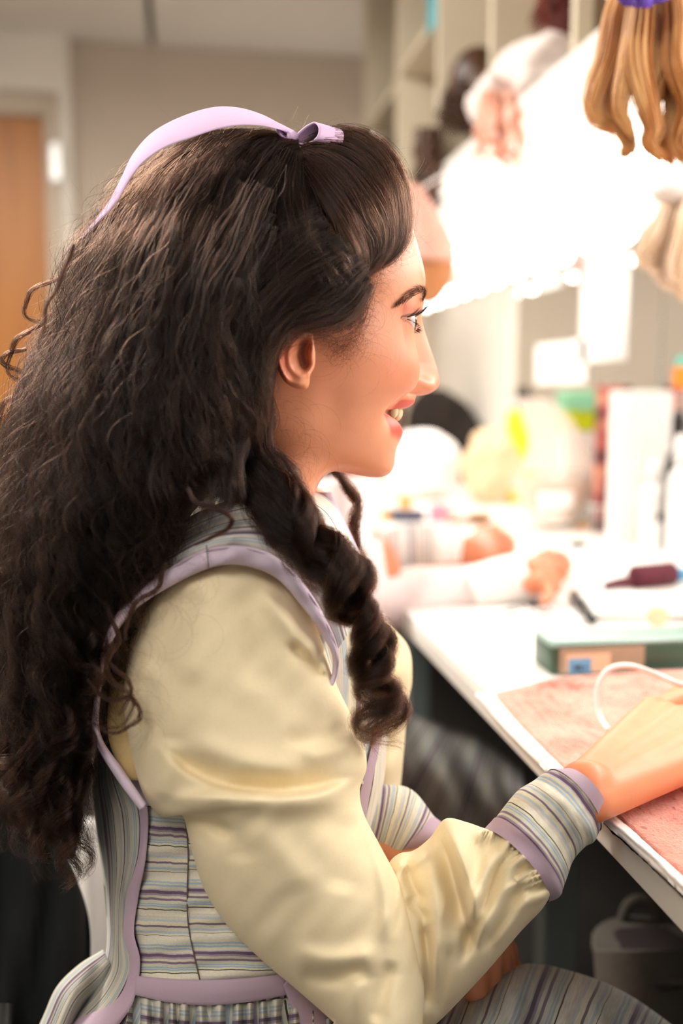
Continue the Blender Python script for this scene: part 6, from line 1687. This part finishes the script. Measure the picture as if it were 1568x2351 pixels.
V, F, U = strip_tube([(1095, 1400), (1160, 1392), (1236, 1380)], [(1062, 1304), (1120, 1286), (1190, 1268)], 24, 40, 1.475, .040, bow=6); mk('cuff', V, F, M['whitecuff'], pw, uv=U)
V, F, U = strip_tube([(860, 1330), (940, 1302), (1010, 1296)], [(850, 1225), (930, 1206), (1010, 1206)], 40, 36, 1.66, .042, disp=lambda x, y: .003 * np.sin(x / 14.)); mk('sleeve', V, F, M['lilacstripe'], pw, uv=U[:, ::1])
V, F, U = strip_tube([(1000, 1298), (1056, 1296)], [(1000, 1206), (1066, 1212)], 12, 36, 1.655, .043); mk('cuff', V, F, M['whitecuff'], pw, uv=U)
V, F, U = strip_tube([(700, 1640), (800, 1860), (1000, 1960), (1220, 2000)], [(860, 1560), (960, 1640), (1090, 1690), (1200, 1770)], 60, 50, 1.42, .14, disp=lambda x, y: .016 * np.sin(x / 30. - y / 46.) + .008 * np.sin(x / 13. - y / 30.)); mk('skirt', V, F, M['stripe_skirt'], pw, uv=U)
MB().ell(C(752, 945, dt + .01), (.118, .122, .125), 32, 20, .05, seed=3).build('hair', M['brownwig'], pw)
for dd_ in (-.14, .17):
    MB().tube([C(800, 1250, dt + dd_), C(790, 1330, dt + dd_ * 1.15), C(800, 1420, dt + dd_ * .9), C(860, 1390 if dd_ < 0 else 1280, (1.46 if dd_ < 0 else 1.66))], [.05, .062, .058, .045], 20).build('upper_sleeve', M['pinkwhite'], pw)

# ------------------------------------------------------------------ under the counter and behind her
M['basket'] = mat('grey_canvas_basket', '48433c', .9, .08, 40, bump=.3, bump_scale=150); M['darkred'] = mat('dark_red_cloth', '1e1212', .9, .1, 30)
dbk = 1.05
e = empty('basket', C(1480, 2330, dbk), 'grey canvas basket under the counter at the lower right', 'basket')
V, F, U = strip_tube([(1362, 2180), (1368, 2260), (1380, 2340), (1390, 2420)], [(1638, 2180), (1630, 2260), (1618, 2340), (1608, 2420)], 30, 50, dbk, .062, power=1.0); mk('body', V, F, M['basket'], e)
MB().lathe(C(1500, 2182, dbk), [(.058, -.008), (.0635, -.002), (.0635, .004), (.059, .006)], 40, (0, 0, 1)).build('rim', M['basket'], e)
MB().ell(C(1500, 2184, dbk), (.057, .057, .010), 24, 10, .15).build('dark_contents', M['darkred'], e)
# handles
mb = MB(); P = cr([(1440, 2170), (1430, 2110), (1450, 2070), (1490, 2070), (1510, 2110), (1505, 2165)], 30); mb.tube(C(P[:, 0], P[:, 1], np.full(30, dbk + .05)), .006, 8); mb.build('handle', M['basket'], e)
dc = .93
ch = empty('chair', C(240, 2351, dc) * [1, 1, 0], 'dark chair behind the long curls, draped with a black garment', 'chair')
V, F, U = strip_tube([(-140, 1640), (-150, 1850), (-150, 2100), (-150, 2500)], [(50, 1640), (100, 1800), (140, 1960), (190, 2120)], 50, 40, dc, .03, disp=lambda x, y: .008 * np.sin(x / 23. + y / 80.)); mk('backrest', V, F, M['dark'], ch)
hips = C(560, 2500, .82)
MB().box((hips[0] - .22, hips[1] - .21, .375), (hips[0] + .22, hips[1] + .21, .425), bevel=.02).build('seat', M['dark'], ch)
for sx in (-1, 1):
    for sy in (-1, 1):
        MB().tube([(hips[0] + sx * .19, hips[1] + sy * .18, .38), (hips[0] + sx * .21, hips[1] + sy * .20, 0)], [.014, .012], 12).build('leg', M['black'], ch)
for dx in (-.14, .14):
    a0 = np.array([hips[0] - .19, hips[1] + dx, .39]); MB().tube([a0, C(60, 2100, dc) + [0, dx, 0]], .011, 10).build('back_post', M['black'], ch)
V, F, U = strip_tube([(-160, 1700), (-160, 1900), (-160, 2150), (-160, 2420)], [(40, 1720), (118, 1900), (174, 2010), (208, 2150), (190, 2420)], 60, 60, .865, .02, disp=lambda x, y: .010 * np.sin(x / 17. + y / 120.) + .005 * np.sin(x / 9.)); o = mk('black_garment', V, F, M['dark'])
named(o, 'black garment hanging over the chair back behind the long curls', 'garment')
# white paper pinned beyond, seen in the gap behind her back
M['whitecloth'] = mat('white_cloth', 'f2efe9', .9, .03, 20)
V, F, U = strip_tube([(150, 1880), (160, 2000), (170, 2120), (180, 2300)], [(300, 1880), (300, 2000), (300, 2120), (300, 2300)], 20, 30, 1.35, .05, disp=lambda x, y: .006 * np.sin(x / 14.)); o = mk('towel', V, F, M['whitecloth'])
named(o, 'white cloth glimpsed in the gap between the black garment and the bodice', 'cloth')
